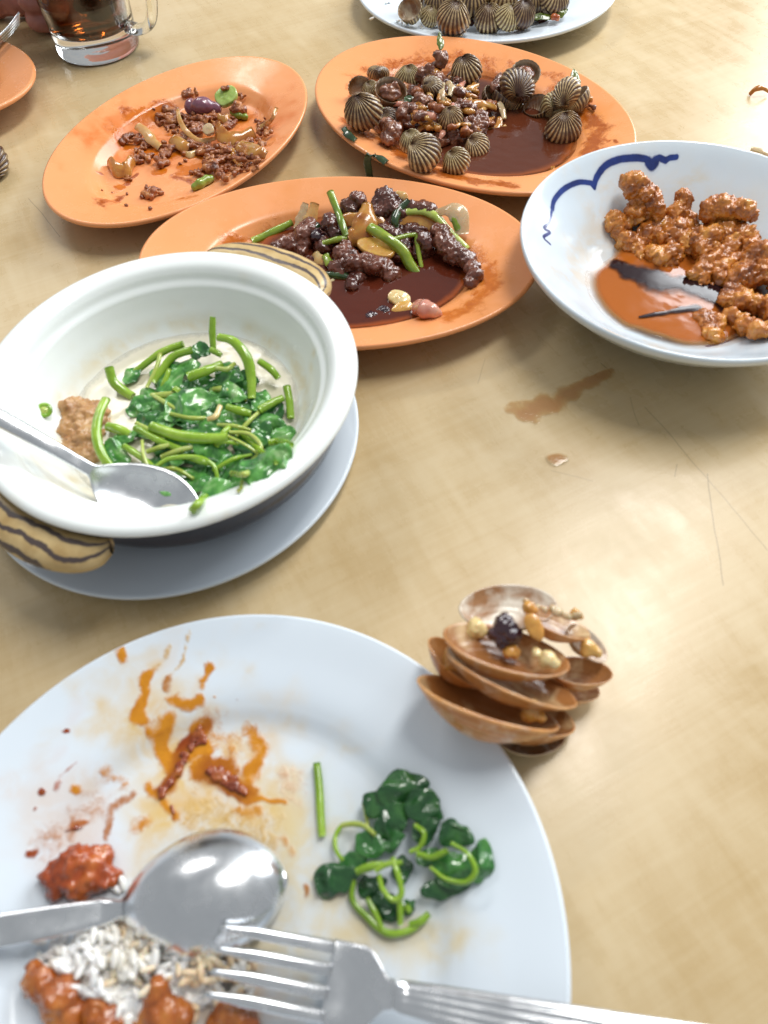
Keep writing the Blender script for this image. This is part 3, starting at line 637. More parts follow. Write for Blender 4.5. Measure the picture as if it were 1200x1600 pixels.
def leaf(name, dish, px, py, lpx, wpx, ang, lift, mat, parent=None, seed=0, crump=.22, label=None, cat=None, group=None, tilt=(0, 0), fold=.25, face=.35):
    """a crumpled leaf sheet lying roughly on the pile; face: 0 flat on the dish .. 1 square to the viewer"""
    p = dish.hit(px, py, lift*.001) if dish else at(px, py, lift*.001)
    k = 1/ppm(p); Lm, Wm = lpx*k, wpx*k; nu, nv = 30, 22
    u = np.linspace(0, 1, nu)[:, None]; v = np.linspace(-1, 1, nv)[None]
    prof = np.sin(np.pi*np.clip(u*.97+.02, 0, 1)**.75)**.8*(1+.03*np.sin(u*13+seed))
    X = (u-.5)*Lm + 0*v; Y = v*prof*Wm/2
    Q = np.stack([X.ravel()*1., Y.ravel()*1., np.full(X.size, seed*3.7)], 1)/(.5*(Lm+Wm))
    Z = crump*Wm*(.6*fbm(Q*1.6, 2, seed)+.75*(1-2.2*np.abs(vn(Q*2.3+3, seed+6)))+.12*(1-2.2*np.abs(vn(Q*5.1+8, seed+7)))).reshape(X.shape) - fold*Wm*np.abs(v)*prof*.6 - .5*fold*Lm*(u-.5)**2
    X = X + .12*Wm*fbm(Q*2.2+9, 2, seed+1).reshape(X.shape); Y = Y + .15*Wm*fbm(Q*2.2+21, 2, seed+2).reshape(X.shape)
    T = np.stack([X, Y, Z], -1).reshape(-1, 3); N = vnormals(T, gridF(nu, nv)); th = .00035
    V = np.vstack([T+N*th, T-N*th]); F = gridF(nu, nv); n = nu*nv
    bd = [i*nv for i in range(nu)] + [(nu-1)*nv+j for j in range(1, nv)] + [i*nv+nv-1 for i in range(nu-2, -1, -1)] + [j for j in range(nv-2, 0, -1)]
    F2 = np.vstack([F, F[:, ::-1]+n]).tolist() + [[bd[i], bd[i]+n, bd[(i+1) % len(bd)]+n, bd[(i+1) % len(bd)]] for i in range(len(bd))]
    a = R_(ang); zd = np.array([0, 0, 1.])*(1-face) + CAMB*face + tilt[0]*CAMR + tilt[1]*CAMU
    xd = math.cos(a)*CAMR + math.sin(a)*CAMU; m = frame(zd, np.cross(zd, xd)); V = V@np.array(m).T
    o = mk(name, V, F2, mat, loc=p)
    if parent is not None: o.parent = parent; o.matrix_parent_inverse = Matrix.Translation(parent.location).inverted(); return o
    return tag(o, label, cat, group)

# ------------------------------------------------------------------ sweet and sour pork
PG = 'pork pieces in the bowl'
PORK = [
 ([(990, 292, 17, 10), (1008, 298, 19, 12), (1018, 318, 18, 8), (996, 330, 19, 3), (1015, 340, 16, 1)], 'tall knobbly fried pork chunk standing against the bowl wall'),
 ([(962, 346, 15), (978, 352, 15), (970, 362, 13)], 'small browned pork nugget touching the tall knobbly chunk'),
 ([(980, 378, 17), (1000, 382, 15), (998, 402, 12)], 'smooth pork chunk dipping into the dark soy streak'),
 ([(1068, 312, 13, 8), (1060, 332, 18, 5), (1045, 355, 17), (1075, 345, 15, 3), (1085, 360, 12, 2)], 'ridged pork chunk leaning beside the shell shaped piece'),
 ([(1112, 328, 17, 13), (1135, 322, 20, 14), (1160, 330, 17, 13), (1172, 335, 11, 12), (1110, 345, 12, 8), (1140, 343, 14, 9)], 'wide shell shaped pork piece on top of the heap'),
 ([(1022, 398, 17), (1044, 400, 20), (1052, 412, 15)], 'round coarse pork piece half sunk in soy'),
 ([(1090, 372, 17, 9), (1110, 370, 17, 10), (1098, 388, 16, 8)], 'pale golden pork knob in the middle of the heap'),
 ([(1148, 372, 12, 9), (1138, 386, 14, 9), (1122, 405, 15, 7), (1105, 418, 15, 5), (1088, 430, 13, 4), (1100, 437, 12, 3)], 'bent golden pork strip draped over the heap'),
 ([(1158, 366, 15, 7), (1172, 378, 14, 6), (1168, 362, 11, 9)], 'brown pork piece wedged behind the bent strip'),
 ([(1050, 438, 9), (1072, 445, 10), (1095, 452, 11), (1115, 452, 10), (1092, 470, 9)], 'thin sauced pork sliver floating in the sauce'),
 ([(1190, 395, 22, 9), (1210, 400, 22, 9), (1168, 415, 19, 6), (1155, 440, 19, 6), (1200, 425, 22, 6), (1180, 432, 18, 8)], 'largest glossy pork piece at the edge of the heap'),
 ([(1135, 468, 15, 4), (1160, 472, 17, 5), (1182, 475, 15, 5), (1150, 455, 14, 6)], 'thick glossy pork fold below the largest piece'),
 ([(1138, 494, 14, 3), (1158, 504, 14, 3), (1180, 514, 14, 3), (1200, 515, 15, 3)], 'long curved pork strip along the near bowl wall'),
 ([(1100, 500, 15), (1118, 506, 16), (1112, 522, 13)], 'pork lump standing in the orange sauce'),
 ([(1215, 470, 24, 3), (1225, 500, 20, 2), (1230, 440, 24, 4)], 'pork piece cut off past the largest piece'),
 ([(1125, 425, 22), (1150, 410, 22), (1105, 400, 22), (1075, 385, 22), (1040, 372, 20), (1015, 365, 18), (1060, 365, 20), (1170, 395, 22), (1130, 365, 22), (1150, 450, 20)], 'dark pork pieces buried under the heap'),
]
for i, (s, lab) in enumerate(PORK): piece('pork_piece', bowld, s, MT['pork'], lab, 'pork', PG, .0009, (.25, .75), 150, i+1, 1.0, 3, lumps=1, fine=.09)
piece('black_chilli_skin', bowld, [(966, 408, 11), (978, 418, 10), (992, 428, 8)], MT['bean'], 'black glossy skin at the end of the soy streak', 'chilli', None, .0010, (.1, .3), 150, 77, .5)

# ------------------------------------------------------------------ beef plate
BG_ = 'beef strips on the orange plate'
def bf(*a): return [(400+x/3.158, 290+y/3.158, r/3.158, *l) for x, y, r, *l in a]
BEEF = [
 (bf((120, 300, 40), (180, 290, 44), (240, 240, 42, 6), (260, 200, 34, 9), (230, 330, 36)), 'beef', 'lumpy brown beef strip next to the claypot handle'),
 (bf((370, 190, 50, 10), (390, 225, 45, 8)), 'beef_dark', 'dark beef chunk behind the yellow spring onion stalk'),
 (bf((500, 70, 44, 16), (460, 110, 40, 13), (520, 100, 36, 12)), 'beef', 'purple brown beef knob at the back of the beef heap'),
 (bf((640, 60, 48, 16), (670, 110, 58, 12), (630, 140, 46, 11)), 'beef_dark', 'tall dark red beef chunk at the top of the heap'),
 (bf((420, 330, 42, 6), (460, 350, 42, 5), (440, 290, 26, 9)), 'beef', 'small beef piece under the onion curl'),
 (bf((400, 415, 44), (470, 390, 50, 3), (540, 375, 50, 5), (590, 400, 48, 3), (650, 430, 46), (690, 440, 36)), 'beef', 'long lumpy beef strip at the edge of the sauce'),
 (bf((500, 450, 40), (480, 490, 38)), 'beef_dark', 'short beef end hanging into the sauce'),
 (bf((910, 230, 46, 10), (930, 280, 50, 8), (970, 330, 50, 5), (1030, 365, 44, 3)), 'beef', 'thick brown beef strip sloping down to the sauce'),
 (bf((1070, 410, 38), (1075, 450, 38), (1060, 480, 26)), 'beef', 'small beef lump at the tip of the sauce pool'),
 (bf((830, 280, 56, 5), (800, 330, 40, 2), (870, 320, 36)), 'beef_dark', 'dark beef piece behind the thin green stalk'),
 (bf((770, 105, 36, 13), (820, 110, 38, 12), (860, 120, 30, 11)), 'beef', 'pinkish beef strip behind the yellow onion sheet'),
 (bf((640, 225, 46, 8), (700, 260, 40, 6)), 'beef_dark', 'beef piece under the thick green stalk'),
 (bf((560, 260, 60), (700, 330, 60), (640, 300, 60), (480, 290, 50), (760, 250, 60, 2), (560, 180, 56, 4), (680, 190, 56, 5), (330, 300, 50)), 'beef_dark', 'buried layer of dark beef beneath the heap'),
]
for i, (s, m, lab) in enumerate(BEEF): piece('beef_strip', beefd, [(a_, b_, r_*1.15, *l_) for a_, b_, r_, *l_ in s], MT[m], lab, 'beef', BG_, .0010, (.22, .55), 190, i+40, .8, 1)
def bp3(*a): return [(400+x/3.158, 290+y/3.158, *l) for x, y, *l in a]
SG = 'spring onion stalks on the beef'
for i, (pts, wd, m, lab) in enumerate([
 (bp3((365, 30, 24), (400, 120, 22), (425, 190, 20), (445, 250, 16)), 10, 'scallion', 'upright yellow green spring onion stalk in the beef heap'),
 (bp3((560, 205, 20), (640, 255, 20), (720, 320, 14), (760, 390, 7), (800, 440, 2.5)), 15, 'scallion', 'thick green spring onion stalk lying across the beef'),
 (bp3((670, 265, 19), (740, 248, 19), (790, 240, 18)), 6, 'scallion', 'thin green spring onion thread beside the thick stalk'),
 (bp3((790, 238, 18), (800, 320, 11), (822, 425, 2.5)), 6.5, 'scallion', 'thin green spring onion end hanging into the sauce'),
 (bp3((740, 128, 20), (830, 128, 20), (890, 155, 18), (950, 220, 14), (1045, 315, 5)), 11, 'stem_pale', 'long pale spring onion arching over the sloping beef strip'),
 (bp3((755, 75, 22), (705, 120, 22), (685, 170, 20), (690, 205, 16)), 11, 'scallion_dark', 'dark green spring onion leaf at the heap top'),
 (bp3((-20, 275, 3), (80, 230, 5), (180, 180, 8)), 11, 'scallion', 'green spring onion stalk lying towards the empty plate end'),
 (bp3((965, 140, 16), (985, 180, 14), (1000, 220, 11)), 11, 'scallion', 'short green stub on the translucent onion'),
 (bp3((345, 440, 5), (410, 445, 6), (480, 458, 5)), 11, 'scallion_dark', 'dark green leaf blade beside the claypot handle'),
 (bp3((330, 285, 12), (400, 265, 15), (450, 258, 15)), 8, 'scallion', 'yellow green shred below the onion curl'),
 (bp3((280, 215, 12), (310, 190, 13)), 9, 'scallion_dark', 'small dark green bit by the brown beef strip')]):
    strip('spring_onion', beefd, pts, wd*1.2, MT[m], lab, 'spring onion', SG, thk=.55, seed=i+3, wob=.1, taper=(.9, .85), curl=.08)
OG = 'onion pieces on the beef'
for i, (pts, wd, m, cu, lab) in enumerate([
 (bp3((200, 215, 8), (225, 150, 14), (245, 85, 19)), 13, 'onion_pale', .2, 'pale onion wedge standing beside the beef strip'),
 (bp3((215, 225, 8), (265, 170, 13), (290, 85, 19)), 17, 'onion', .25, 'brown edged onion wedge standing beside the pale wedge'),
 (bp3((460, 265, 14), (510, 235, 17), (545, 160, 22), (555, 90, 24)), 28, 'onion_amber', .32, 'large curled orange onion petal on the beef heap'),
 (bp3((420, 170, 17), (500, 165, 19), (600, 175, 18), (620, 215, 15)), 20, 'onion_amber', .12, 'yellow onion sheet behind the curled petal'),
 (bp3((590, 100, 20), (600, 150, 18), (615, 200, 15)), 12, 'ginger', .2, 'narrow yellow onion piece beside the dark red chunk'),
 (bp3((710, 175, 16), (790, 165, 17), (890, 185, 14)), 26, 'onion_amber', .10, 'broad amber onion sheet beneath the arching spring onion'),
 (bp3((890, 130, 16), (960, 115, 17), (1010, 160, 13), (1020, 240, 7)), 24, 'onion_pale', .25, 'translucent onion petal at the heap end'),
 (bp3((690, 35, 22), (730, 50, 21), (745, 80, 19)), 10, 'onion', .2, 'small onion tip behind the dark red chunk'),
 (bp3((365, 470, 4), (390, 500, 3), (400, 560, 2)), 20, 'onion_pale', .25, 'onion petal tucked against the claypot rim'),
 (bp3((440, 560, 2), (480, 590, 2), (490, 640, 1.5)), 22, 'onion', .2, 'sauce soaked onion petal near the claypot rim'),
 (bp3((340, 340, 9), (360, 380, 8), (385, 400, 6)), 11, 'scallion', .2, 'yellow green vegetable bit among the beef'),
 (bp3((290, 330, 8), (320, 370, 6), (360, 385, 5)), 13, 'onion', .2, 'glazed onion bit among the beef'),
 (bp3((690, 285, 14), (730, 300, 12), (750, 320, 9)), 9, 'onion_amber', .2, 'amber onion sliver beside the thick stalk')]):
    strip('onion_piece', beefd, pts, wd*1.25, MT[m], lab, 'onion', OG, thk=.075, seed=i+60, wob=.2, taper=(.75, .65), curl=cu*.6, ns=24, power=.45)
def slab(name, dish, px, py, wpx, hpx, lift, ang, mat, label, cat, group=None, thk=.003, tilt=(0, 0), seed=0, dome=.0, parent=None):
    """an irregular thick slice; facing mostly up, leaning by tilt"""
    p = dish.hit(px, py, lift*.001) if dish else at(px, py, lift*.001); k = 1/ppm(p); a, b = wpx*k/2, hpx*k/2
    nt, nr = 40, 12; t = np.linspace(0, 2*math.pi, nt, endpoint=False); w_ = 1+.06*fbm(np.stack([np.cos(t)*1.5, np.sin(t)*1.5, t*0+seed], 1), 2, seed)
    s = np.concatenate([np.linspace(.02, 1, nr), [1.03, 1.0], np.linspace(.96, .02, nr)]); zt = np.concatenate([np.full(nr, 1.)*np.sqrt(1-.25*np.linspace(0, 1, nr)**4), [0, -.6], np.full(nr, -1.)])
    V = np.stack([s[:, None]*np.cos(t)*a*w_, s[:, None]*np.sin(t)*b*w_, (zt[:, None]*thk/2 + dome*a*(1-s[:, None]**2))+0*t], -1).reshape(-1, 3)
    V[:, 2] += thk*.08*fbm(V*220+seed, 2, seed)
    m = frame(np.array([0, 0, 1.])*.6+CAMB*.4+tilt[0]*CAMR+tilt[1]*CAMU, math.cos(R_(ang+90))*CAMR+math.sin(R_(ang+90))*CAMU)
    o = mk(name, V@np.array(m).T, gridF(len(s), nt, False, True).tolist()+[list(range(nt))[::-1], [(len(s)-1)*nt+i for i in range(nt)]], mat, loc=p)
    if parent is not None: o.parent = parent; o.matrix_parent_inverse = Matrix.Translation(parent.location).inverted(); return o
    return tag(o, label, cat, group)
slab('ginger_slice', beefd, 588, 388, 62, 34, 13, -22, MT['ginger'], 'smooth oval ginger slice under the thick green stalk', 'ginger', None, .004, (0, .15), 3)
slab('garlic_clove', beefd, 624, 468, 36, 26, 4.5, -25, MT['garlic'], 'cream garlic slice in the sauce beside the pink shallot', 'garlic', None, .006, (0, 0), 4, .1)
slab('ginger_slice', beefd, 628, 484, 36, 22, 3.0, 20, MT['ginger'], 'orange soaked ginger slice under the cream garlic', 'ginger', None, .005, (0, -.2), 5, .1)
piece('shallot', beefd, [(655, 482, 15), (664, 483, 16.5), (674, 485, 14), (684, 488, 8)], MT['shallot_pink'], 'glossy pink shallot at the near edge of the beef plate', 'shallot', None, .0011, (.02, .05), 60, 5, .9, 4)
piece('black_chilli_skin', beefd, bf((535, 655, 34), (580, 645, 38), (630, 630, 38), (670, 605, 26), (650, 650, 30)), MT['bean'], 'crinkled black dried chilli at the near edge of the sauce', 'chilli', None, .0009, (.30, .6), 210, 15, .55, 1)
piece('black_chilli_skin', beefd, bf((300, 245, 34, 8), (330, 275, 30, 6)), MT['bean'], 'black chilli piece behind the brown beef strip', 'chilli', None, .0009, (.30, .6), 210, 16, .8, 1)
piece('black_chilli_skin', beefd, bf((960, 400, 30), (1000, 410, 26)), MT['bean'], 'black chilli skin below the sloping beef strip', 'chilli', None, .0009, (.30, .6), 210, 17, .6, 1)
piece('garlic_clove', beefd, bf((490, 670, 18)), MT['garlic'], 'tiny garlic bit against the claypot rim', 'garlic', None, .0009, (.05, .1), 90, 18, .8, 2)
# ------------------------------------------------------------------ scraps on the orange plate by the mug
MG = 'mince clumps on the orange plate'
def clump(px, py, r, lift, i, label='crumbly reddish brown mince clump on the orange plate'):
    rs = random.Random(i*7+1); s = []
    for k in range(16 if r > 9 else 7):
        a, q = rs.uniform(0, 6.3), math.sqrt(rs.random())*r; s.append((px+math.cos(a)*q*1.2, py+math.sin(a)*q*.7, r*rs.uniform(.17, .34), lift+(1-q/r)*r*.28*rs.uniform(.3, 1)))
    return piece('mince_clump', prawnd, s, MT['mince'], label, 'mince', MG, .0007, (.2, .55), 300, i, .95, 0)
cl = [(262, 180, 18, 0), (256, 188, 12, 0), (320, 184, 17, 3), (305, 198, 15, 2), (205, 218, 15, 0), (216, 247, 11, 0), (245, 250, 15, 0), (267, 229, 15, 0), (292, 214, 13, 0), (312, 231, 14, 0), (336, 226, 13, 0), (331, 256, 17, 2), (350, 272, 15, 1), (364, 262, 14, 0), (386, 228, 16, 3), (392, 245, 15, 2), (411, 204, 12, 2), (410, 190, 10, 0), (237, 299, 14, 0), (310, 270, 11, 0), (200, 275, 9, 0), (300, 146, 11, 0), (376, 150, 8, 2), (335, 185, 12, 2), (270, 200, 10, 0), (290, 235, 11, 0), (340, 160, 6, 2), (378, 262, 10, 0), (357, 190, 11, 1), (230, 225, 10, 0), (345, 245, 14, 3), (325, 240, 14, 2), (300, 225, 13, 2), (280, 215, 12, 1), (400, 225, 13, 3), (370, 245, 14, 4), (355, 232, 12, 5), (222, 238, 11, 0), (255, 238, 12, 0), (345, 200, 12, 3), (290, 185, 12, 1), (395, 260, 10, 0)]
CLL = {0: 'mince clump at the open end of the onion ring', 2: 'mince clump pressed against the purple shallot', 4: 'mince clump behind the cup shaped onion petal', 11: 'mince clump above the plump green bean end', 16: 'mince clump at the foot of the thin onion hook', 18: 'mince clump lying alone on the bare part of the orange plate', 21: 'mince clump behind the purple shallot', 22: 'small mince clump behind the pale green slice', 20: 'small mince clump below the cup shaped onion petal', 6: 'mince clump between the cup shaped petal and the lone clump', 13: 'mince clump under the upright onion edge', 12: 'mince clump touching the plump green bean end'}
for i, (x, y, r, l) in enumerate(cl): clump(x, y, r, l, i, CLL.get(i, 'crumbly reddish brown mince clump among the onion pieces'))
cr = [(221, 307, 6), (234, 325, 5.5), (197, 320, 4.5), (289, 250, 5), (281, 255, 4), (198, 302, 4), (228, 293, 5), (240, 170, 3.5), (262, 168, 3.5), (159, 297, 3), (175, 300, 2.5)]
for i, (x, y, r) in enumerate(cr): piece('mince_crumb', prawnd, [(x, y, r*.6), (x+r*.35, y+r*.2, r*.5)], MT['mince'], 'single dark mince crumb lying on bare orange plate', 'crumb', 'loose mince crumbs', .0006, (.2, .6), 320, i+300, .9, 1)
piece('shallot', prawnd, [(300, 168, 14, 0), (318, 165, 15, 3), (334, 170, 11, 1)], MT['shallot'], 'purple shallot dome among the mince scraps', 'shallot', None, .0010, (.03, .05), 60, 21, 1.0, 4)
slab('cucumber_slice', prawnd, 354, 151, 36, 31, 11, 25, MT['okra'], 'pale green round slice leaning on the scraps', 'vegetable', None, .005, (-.1, -.25), 8)
piece('mince_crumb', prawnd, [(349, 138, 4, 15), (356, 137, 3.5, 15)], MT['mince'], 'mince crumb stuck on the pale green slice', 'crumb', 'loose mince crumbs', .0006, (.2, .6), 320, 341, .9, 1)
piece('green_bean_piece', prawnd, [(365, 176, 6, 0), (373, 180, 7, 0), (382, 182, 6, 0)], MT['bean_green'], 'dark edged green bean piece below the pale slice', 'vegetable', None, .0009, (.05, .1), 90, 24, .9, 2)
piece('mince_clump', prawnd, [(372, 168, 10, 3), (379, 172, 8, 3), (366, 172, 6, 3)], MT['mince'], 'mince stuck on top of the green bean piece', 'mince', MG, .0008, (.2, .6), 300, 25, .9, 1)
piece('green_bean_piece', prawnd, [(304, 292, 6), (313, 287, 9), (323, 281, 9), (330, 279, 6)], MT['bean_green'], 'plump green bean end at the near rim of the scraps plate', 'vegetable', None, .0009, (.03, .06), 80, 26, .95, 3)
OP = 'onion pieces among the mince'
for i, (pts, wd, m, cu, th, lab) in enumerate([
 ([(277, 171, 8), (281, 188, 9), (292, 206, 8), (312, 220, 5), (337, 216, 5)], 9, 'onion', .1, .45, 'thin arched onion ring end in the mince'),
 ([(338, 196, 10), (342, 206, 11), (356, 216, 9), (377, 214, 8), (397, 206, 8)], 25, 'onion', .16, .14, 'wide golden onion petal bent like a cup'),
 ([(400, 202, 3), (414, 195, 5), (425, 186, 8), (432, 168, 12)], 8, 'onion', .1, .4, 'thin onion hook sticking out over the plate rim'),
 ([(362, 232, 8), (366, 246, 7), (376, 260, 4)], 10, 'onion_pale', .2, .25, 'upright onion edge in front of the golden petal'),
 ([(372, 226, 11), (396, 234, 9), (416, 242, 4)], 24, 'onion_amber', .18, .13, 'sauced onion petal close to the plate rim'),
 ([(170, 252, 4), (180, 264, 5), (198, 264, 5), (208, 250, 5)], 24, 'onion', .28, .14, 'cup shaped onion petal at the end of the scraps'),
 ([(214, 196, 6), (226, 205, 8), (238, 220, 6), (250, 230, 3)], 17, 'onion', .25, .16, 'brown edged onion petal leaning on the scraps'),
 ([(268, 216, 5), (284, 226, 6), (296, 232, 4)], 20, 'onion_pale', .2, .16, 'pale soft onion piece in the middle of the mince'),
 ([(284, 236, 2), (296, 242, 2), (308, 236, 2)], 10, 'onion', .2, .25, 'small brown onion strip under the pale piece'),
 ([(340, 182, 6), (352, 186, 6), (358, 180, 6)], 11, 'onion', .2, .2, 'short onion strip behind the golden petal')]):
    strip('onion_piece', prawnd, pts, wd, MT['onion_amber' if i % 2 else m], lab, 'onion', OP, thk=th*.55, seed=i+90, wob=.15, taper=(.8, .65), curl=cu*.6, ns=24, power=.45)
slab('garlic_clove', prawnd, 326, 203, 18, 17, 12, 60, MT['onion_pale'], 'small white garlic piece on the onion ring', 'garlic', None, .004, (0, -.3), 12)

# ------------------------------------------------------------------ shells
def valve_mesh(W, L, H, ribs, amp, th, uy=-.43, conc=0.0, beak=1.0, seed=0, ns=16):
    nt = ribs*6 if ribs else 96
    ph = np.linspace(0, 2*math.pi, nt, endpoint=False); U = np.array([0, uy*L])
    dx, dy = np.sin(ph), np.cos(ph); a, b = W/2, L/2
    A = (dx/a)**2+(dy/b)**2; B = 2*(U[1]*dy/b**2); Cc = (U[1]/b)**2-1
    t = (-B+np.sqrt(B*B-4*A*Cc))/(2*A)
    s = np.linspace(0.0, 1, ns)**.8; s[0] = .03
    k = np.cos(ribs*ph) if ribs else ph*0
    p = 1.3+1.7*((1+np.cos(ph))/2)**.7
    def layer(scale, off, am):
        ss = s[:, None]; r = ss*t[None]*(1 + am*k[None]/L*1.2*ss)
        if ribs:
            fr = np.clip((((1+np.cos(ph))/2)-.22)/.36, 0, 1)[None]; fr = fr*fr*(3-2*fr)
            zf = np.where(ss < .40, H*(.70+.30*np.sin(math.pi/2*np.clip(ss/.40, 0, 1))), H*np.sqrt(np.clip(1-((ss-.40)/.60)**2.3, 0, 1)))
            zb = .70*H*np.sqrt(np.clip(1-ss**2.2, 0, 1)); z = zf*fr+zb*(1-fr)
        else: z = H*np.clip(1-ss**2.0, 0, 1)**.88
        z = z + am*k[None]*np.clip(ss*2.2, 0, 1)*(1-ss**6)
        if conc: z = z + conc*np.sin(ss*46)*(1-ss**5)
        X = (U[0]+dx*r)*scale; Y = (U[1]+dy*r)*scale
        if not ribs: X = X + .30*Y + .10*W*np.sin(Y/L*3)*(seed % 2*2-1)*.3
        wv = .02*L*fbm(np.stack([X.ravel()*60, Y.ravel()*60, X.ravel()*0+seed], 1), 2, seed).reshape(X.shape)
        return np.stack([X, Y, z*scale-off+wv*.35], -1)
    O = layer(1.0, 0, amp); I = layer(.975, th, amp*.35)
    V = np.concatenate([O, I[::-1]], 0); n2 = 2*ns
    F = gridF(n2, nt, False, True)[:, ::-1].tolist(); F += [list(range(nt)), [(n2-1)*nt+i for i in range(nt)][::-1]]
    rib = np.repeat(((k*.5+.5)[None]*np.clip(s[:, None]*3, .3, 1)), 1, 0)
    if not ribs: rib = .5+.5*np.sin(s[:, None]*46)+0*k[None]
    rib = rib*(.75+.5*_h(np.round(ph*ribs/(2*math.pi)).astype(np.int64), 0*ph.astype(np.int64), 0*ph.astype(np.int64), seed))[None] if ribs else rib
    rib2 = np.concatenate([rib, np.ones_like(rib)*.5], 0); S2 = np.concatenate([np.repeat(s[:, None], nt, 1), np.repeat(s[::-1][:, None], nt, 1)], 0)
    inn = np.concatenate([np.zeros((ns, nt)), np.ones((ns, nt))], 0); inn[ns] = .6
    return V.reshape(-1, 3), F, {'rib': rib2.ravel(), 's': S2.ravel(), 'inner': inn.ravel()}
_vc = {}
def valve(parent, W, mat, flip=False, open_=0.0, seed=0, kind='cockle', squash=1.0):
    L = W*.86
    if kind == 'cockle': V, F, A = valve_mesh(W, L, W*.33*squash, 34, W*.017, W*.035, seed=seed)
    else: V, F, A = valve_mesh(W, W*.62, W*.20*squash, 0, 0, W*.014, uy=-.30, conc=W*.0022, seed=seed, ns=26); L = W*.62
    if flip: V = V*np.array([1, 1, -1]); F = [f[::-1] for f in F]
    hinge = np.array([0, -.48*L, 0]); a = open_*(-1 if flip else 1); R = np.array(Matrix.Rotation(a, 3, 'X'))
    V = (V-hinge)@R.T + hinge
    return mk('valve', V, F, mat, parent, attrs=A)
def meat(parent, W, mat, z=.0, seed=0, s=1.0, name='meat'):
    rs = random.Random(seed+900); B = []
    for k in range(8):
        a = rs.uniform(0, 6.3); q = rs.uniform(0, .26)*W; B.append(((math.cos(a)*q, math.sin(a)*q*.8, z+rs.uniform(-.02, .05)*W), (W*rs.uniform(.12, .2)*s, W*rs.uniform(.1, .16)*s, W*.10*s), rrot()))
    B.append(((0, 0, z-.02*W), (W*.34*s, W*.28*s, W*.10*s), I3))
    V, F = melt(B, W*.030, 1); N = vnormals(V, F); V = V + N*(W*.03*fbm(V*330+seed, 3, seed))[:, None]
    return mk(name, V, F, mat, parent)
def cockle(px, py, wpx, ang, dish, label, kind='closed', tx=0, ty=.3, mat='shell', lift=0, seed=0, gap=.10, group='cockles on the orange plate', k=.42):
    """ang = image angle from hinge to margin; closed shells show their back, halves their inside"""
    z = dish.z0+.02
    for i in range(5):
        p = at(px, py, z); W = wpx/ppm(p); z = float(dish.surf(p[0], p[1])) + W*k + lift*.001
    p = at(px, py, z); W = wpx/ppm(p)
    e = empty('cockle' if kind != 'half' else 'cockle_half_shell', p, label, 'cockle', group)
    if kind in ('closed', 'back') and gap < .3: ty = ty-.55
    m = facing(ang, tx, ty)
    if kind == 'half': e.rotation_euler = m.to_euler(); valve(e, W, MT[mat], True, 0, seed); meat(e, W, MT['cocklemeat'], -.06*W, seed, 1.05)
    elif kind == 'empty': e.rotation_euler = m.to_euler(); valve(e, W, MT[mat], True, 0, seed)
    elif kind == 'back': e.rotation_euler = m.to_euler(); valve(e, W, MT[mat], False, 0, seed)
    else:
        e.rotation_euler = m.to_euler(); valve(e, W, MT[mat], False, gap, seed); valve(e, W, MT[mat], True, gap, seed+1)
        if gap > .2: meat(e, W, MT['cocklemeat'], 0, seed, .9)
    return e
CK = [
 (568, 176, 64, -80, 'largest striped cockle, closed, at the end of the heap', 'closed', -.25, .1, 'shell', 2, .06),
 (591, 117, 38, 90, 'dark jagged cockle shell edge behind the heap', 'back', .1, 1.3, 'shell_dark', 0, 0),
 (562, 136, 40, 120, 'empty cockle half with pale inside showing behind the largest cockle', 'empty', .2, -.1, 'shell', 4, 0),
 (579, 142, 32, -60, 'small pale ribbed cockle tucked above the largest one', 'back', .1, .4, 'shell_green', 9, 0),
 (611, 141, 54, 80, 'open cockle half filled with grey brown meat', 'half', .1, .1, 'shell', 10, 0),
 (637, 123, 42, -70, 'pale ribbed cockle with its hinge up behind the meat', 'closed', .3, .2, 'shell_green', 6, .15),
 (729, 113, 52, -75, 'brown streaked cockle at the back of the heap', 'closed', -.2, .25, 'shell', 5, .12),
 (676, 142, 40, 20, 'dark cockle half buried under chopped onion', 'closed', .3, .5, 'shell_dark', 10, .35),
 (663, 241, 62, -28, 'grey white ribbed cockle lying at the near plate edge', 'closed', -.1, .55, 'shell', 0, .05),
 (642, 222, 40, -60, 'small ribbed cockle behind the grey white one', 'back', .1, .5, 'shell_green', 6, 0),
 (713, 254, 48, -55, 'yellow banded cockle dipping into the sauce', 'closed', -.1, .35, 'shell_green', -2, .05),
 (745, 232, 46, -35, 'purple tinged cockle pointing into the sauce', 'closed', .1, .5, 'shell', -3, .08),
 (704, 186, 42, -65, 'ribbed cockle showing between onion rings', 'back', .1, .3, 'shell', 12, 0),
 (822, 113, 50, 100, 'round open cockle half with meat standing against the rim', 'half', .1, .05, 'shell', 8, 0),
 (803, 141, 62, 75, 'big dark ribbed cockle gaping open with meat', 'closed', .35, .3, 'shell_dark', 2, .42),
 (838, 164, 46, 60, 'gaping cockle lying on its side above the sauce', 'empty', -.5, .25, 'shell_dark', 2, 0),
 (868, 166, 48, 60, 'greenish finely ribbed cockle behind the upright one', 'closed', .2, .6, 'shell_green', 0, .08),
 (892, 147, 52, 95, 'cockle standing on edge with its meat showing', 'closed', -1.3, .2, 'shell', 2, .45),
 (880, 203, 60, -80, 'upright ribbed cockle standing alone in the sauce', 'closed', .05, .25, 'shell', -2, .05),
 (770, 150, 40, 100, 'dark cockle edge beside the gaping cockle', 'empty', .8, .2, 'shell_dark', 2, 0),
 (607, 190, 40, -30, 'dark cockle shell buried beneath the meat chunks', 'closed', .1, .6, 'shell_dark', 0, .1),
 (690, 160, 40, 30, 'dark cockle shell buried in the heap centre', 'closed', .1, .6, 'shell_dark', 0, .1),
 (660, 170, 44, -30, 'dark cockle shell buried behind the onion rings', 'closed', .1, .6, 'shell_dark', 0, .1)]
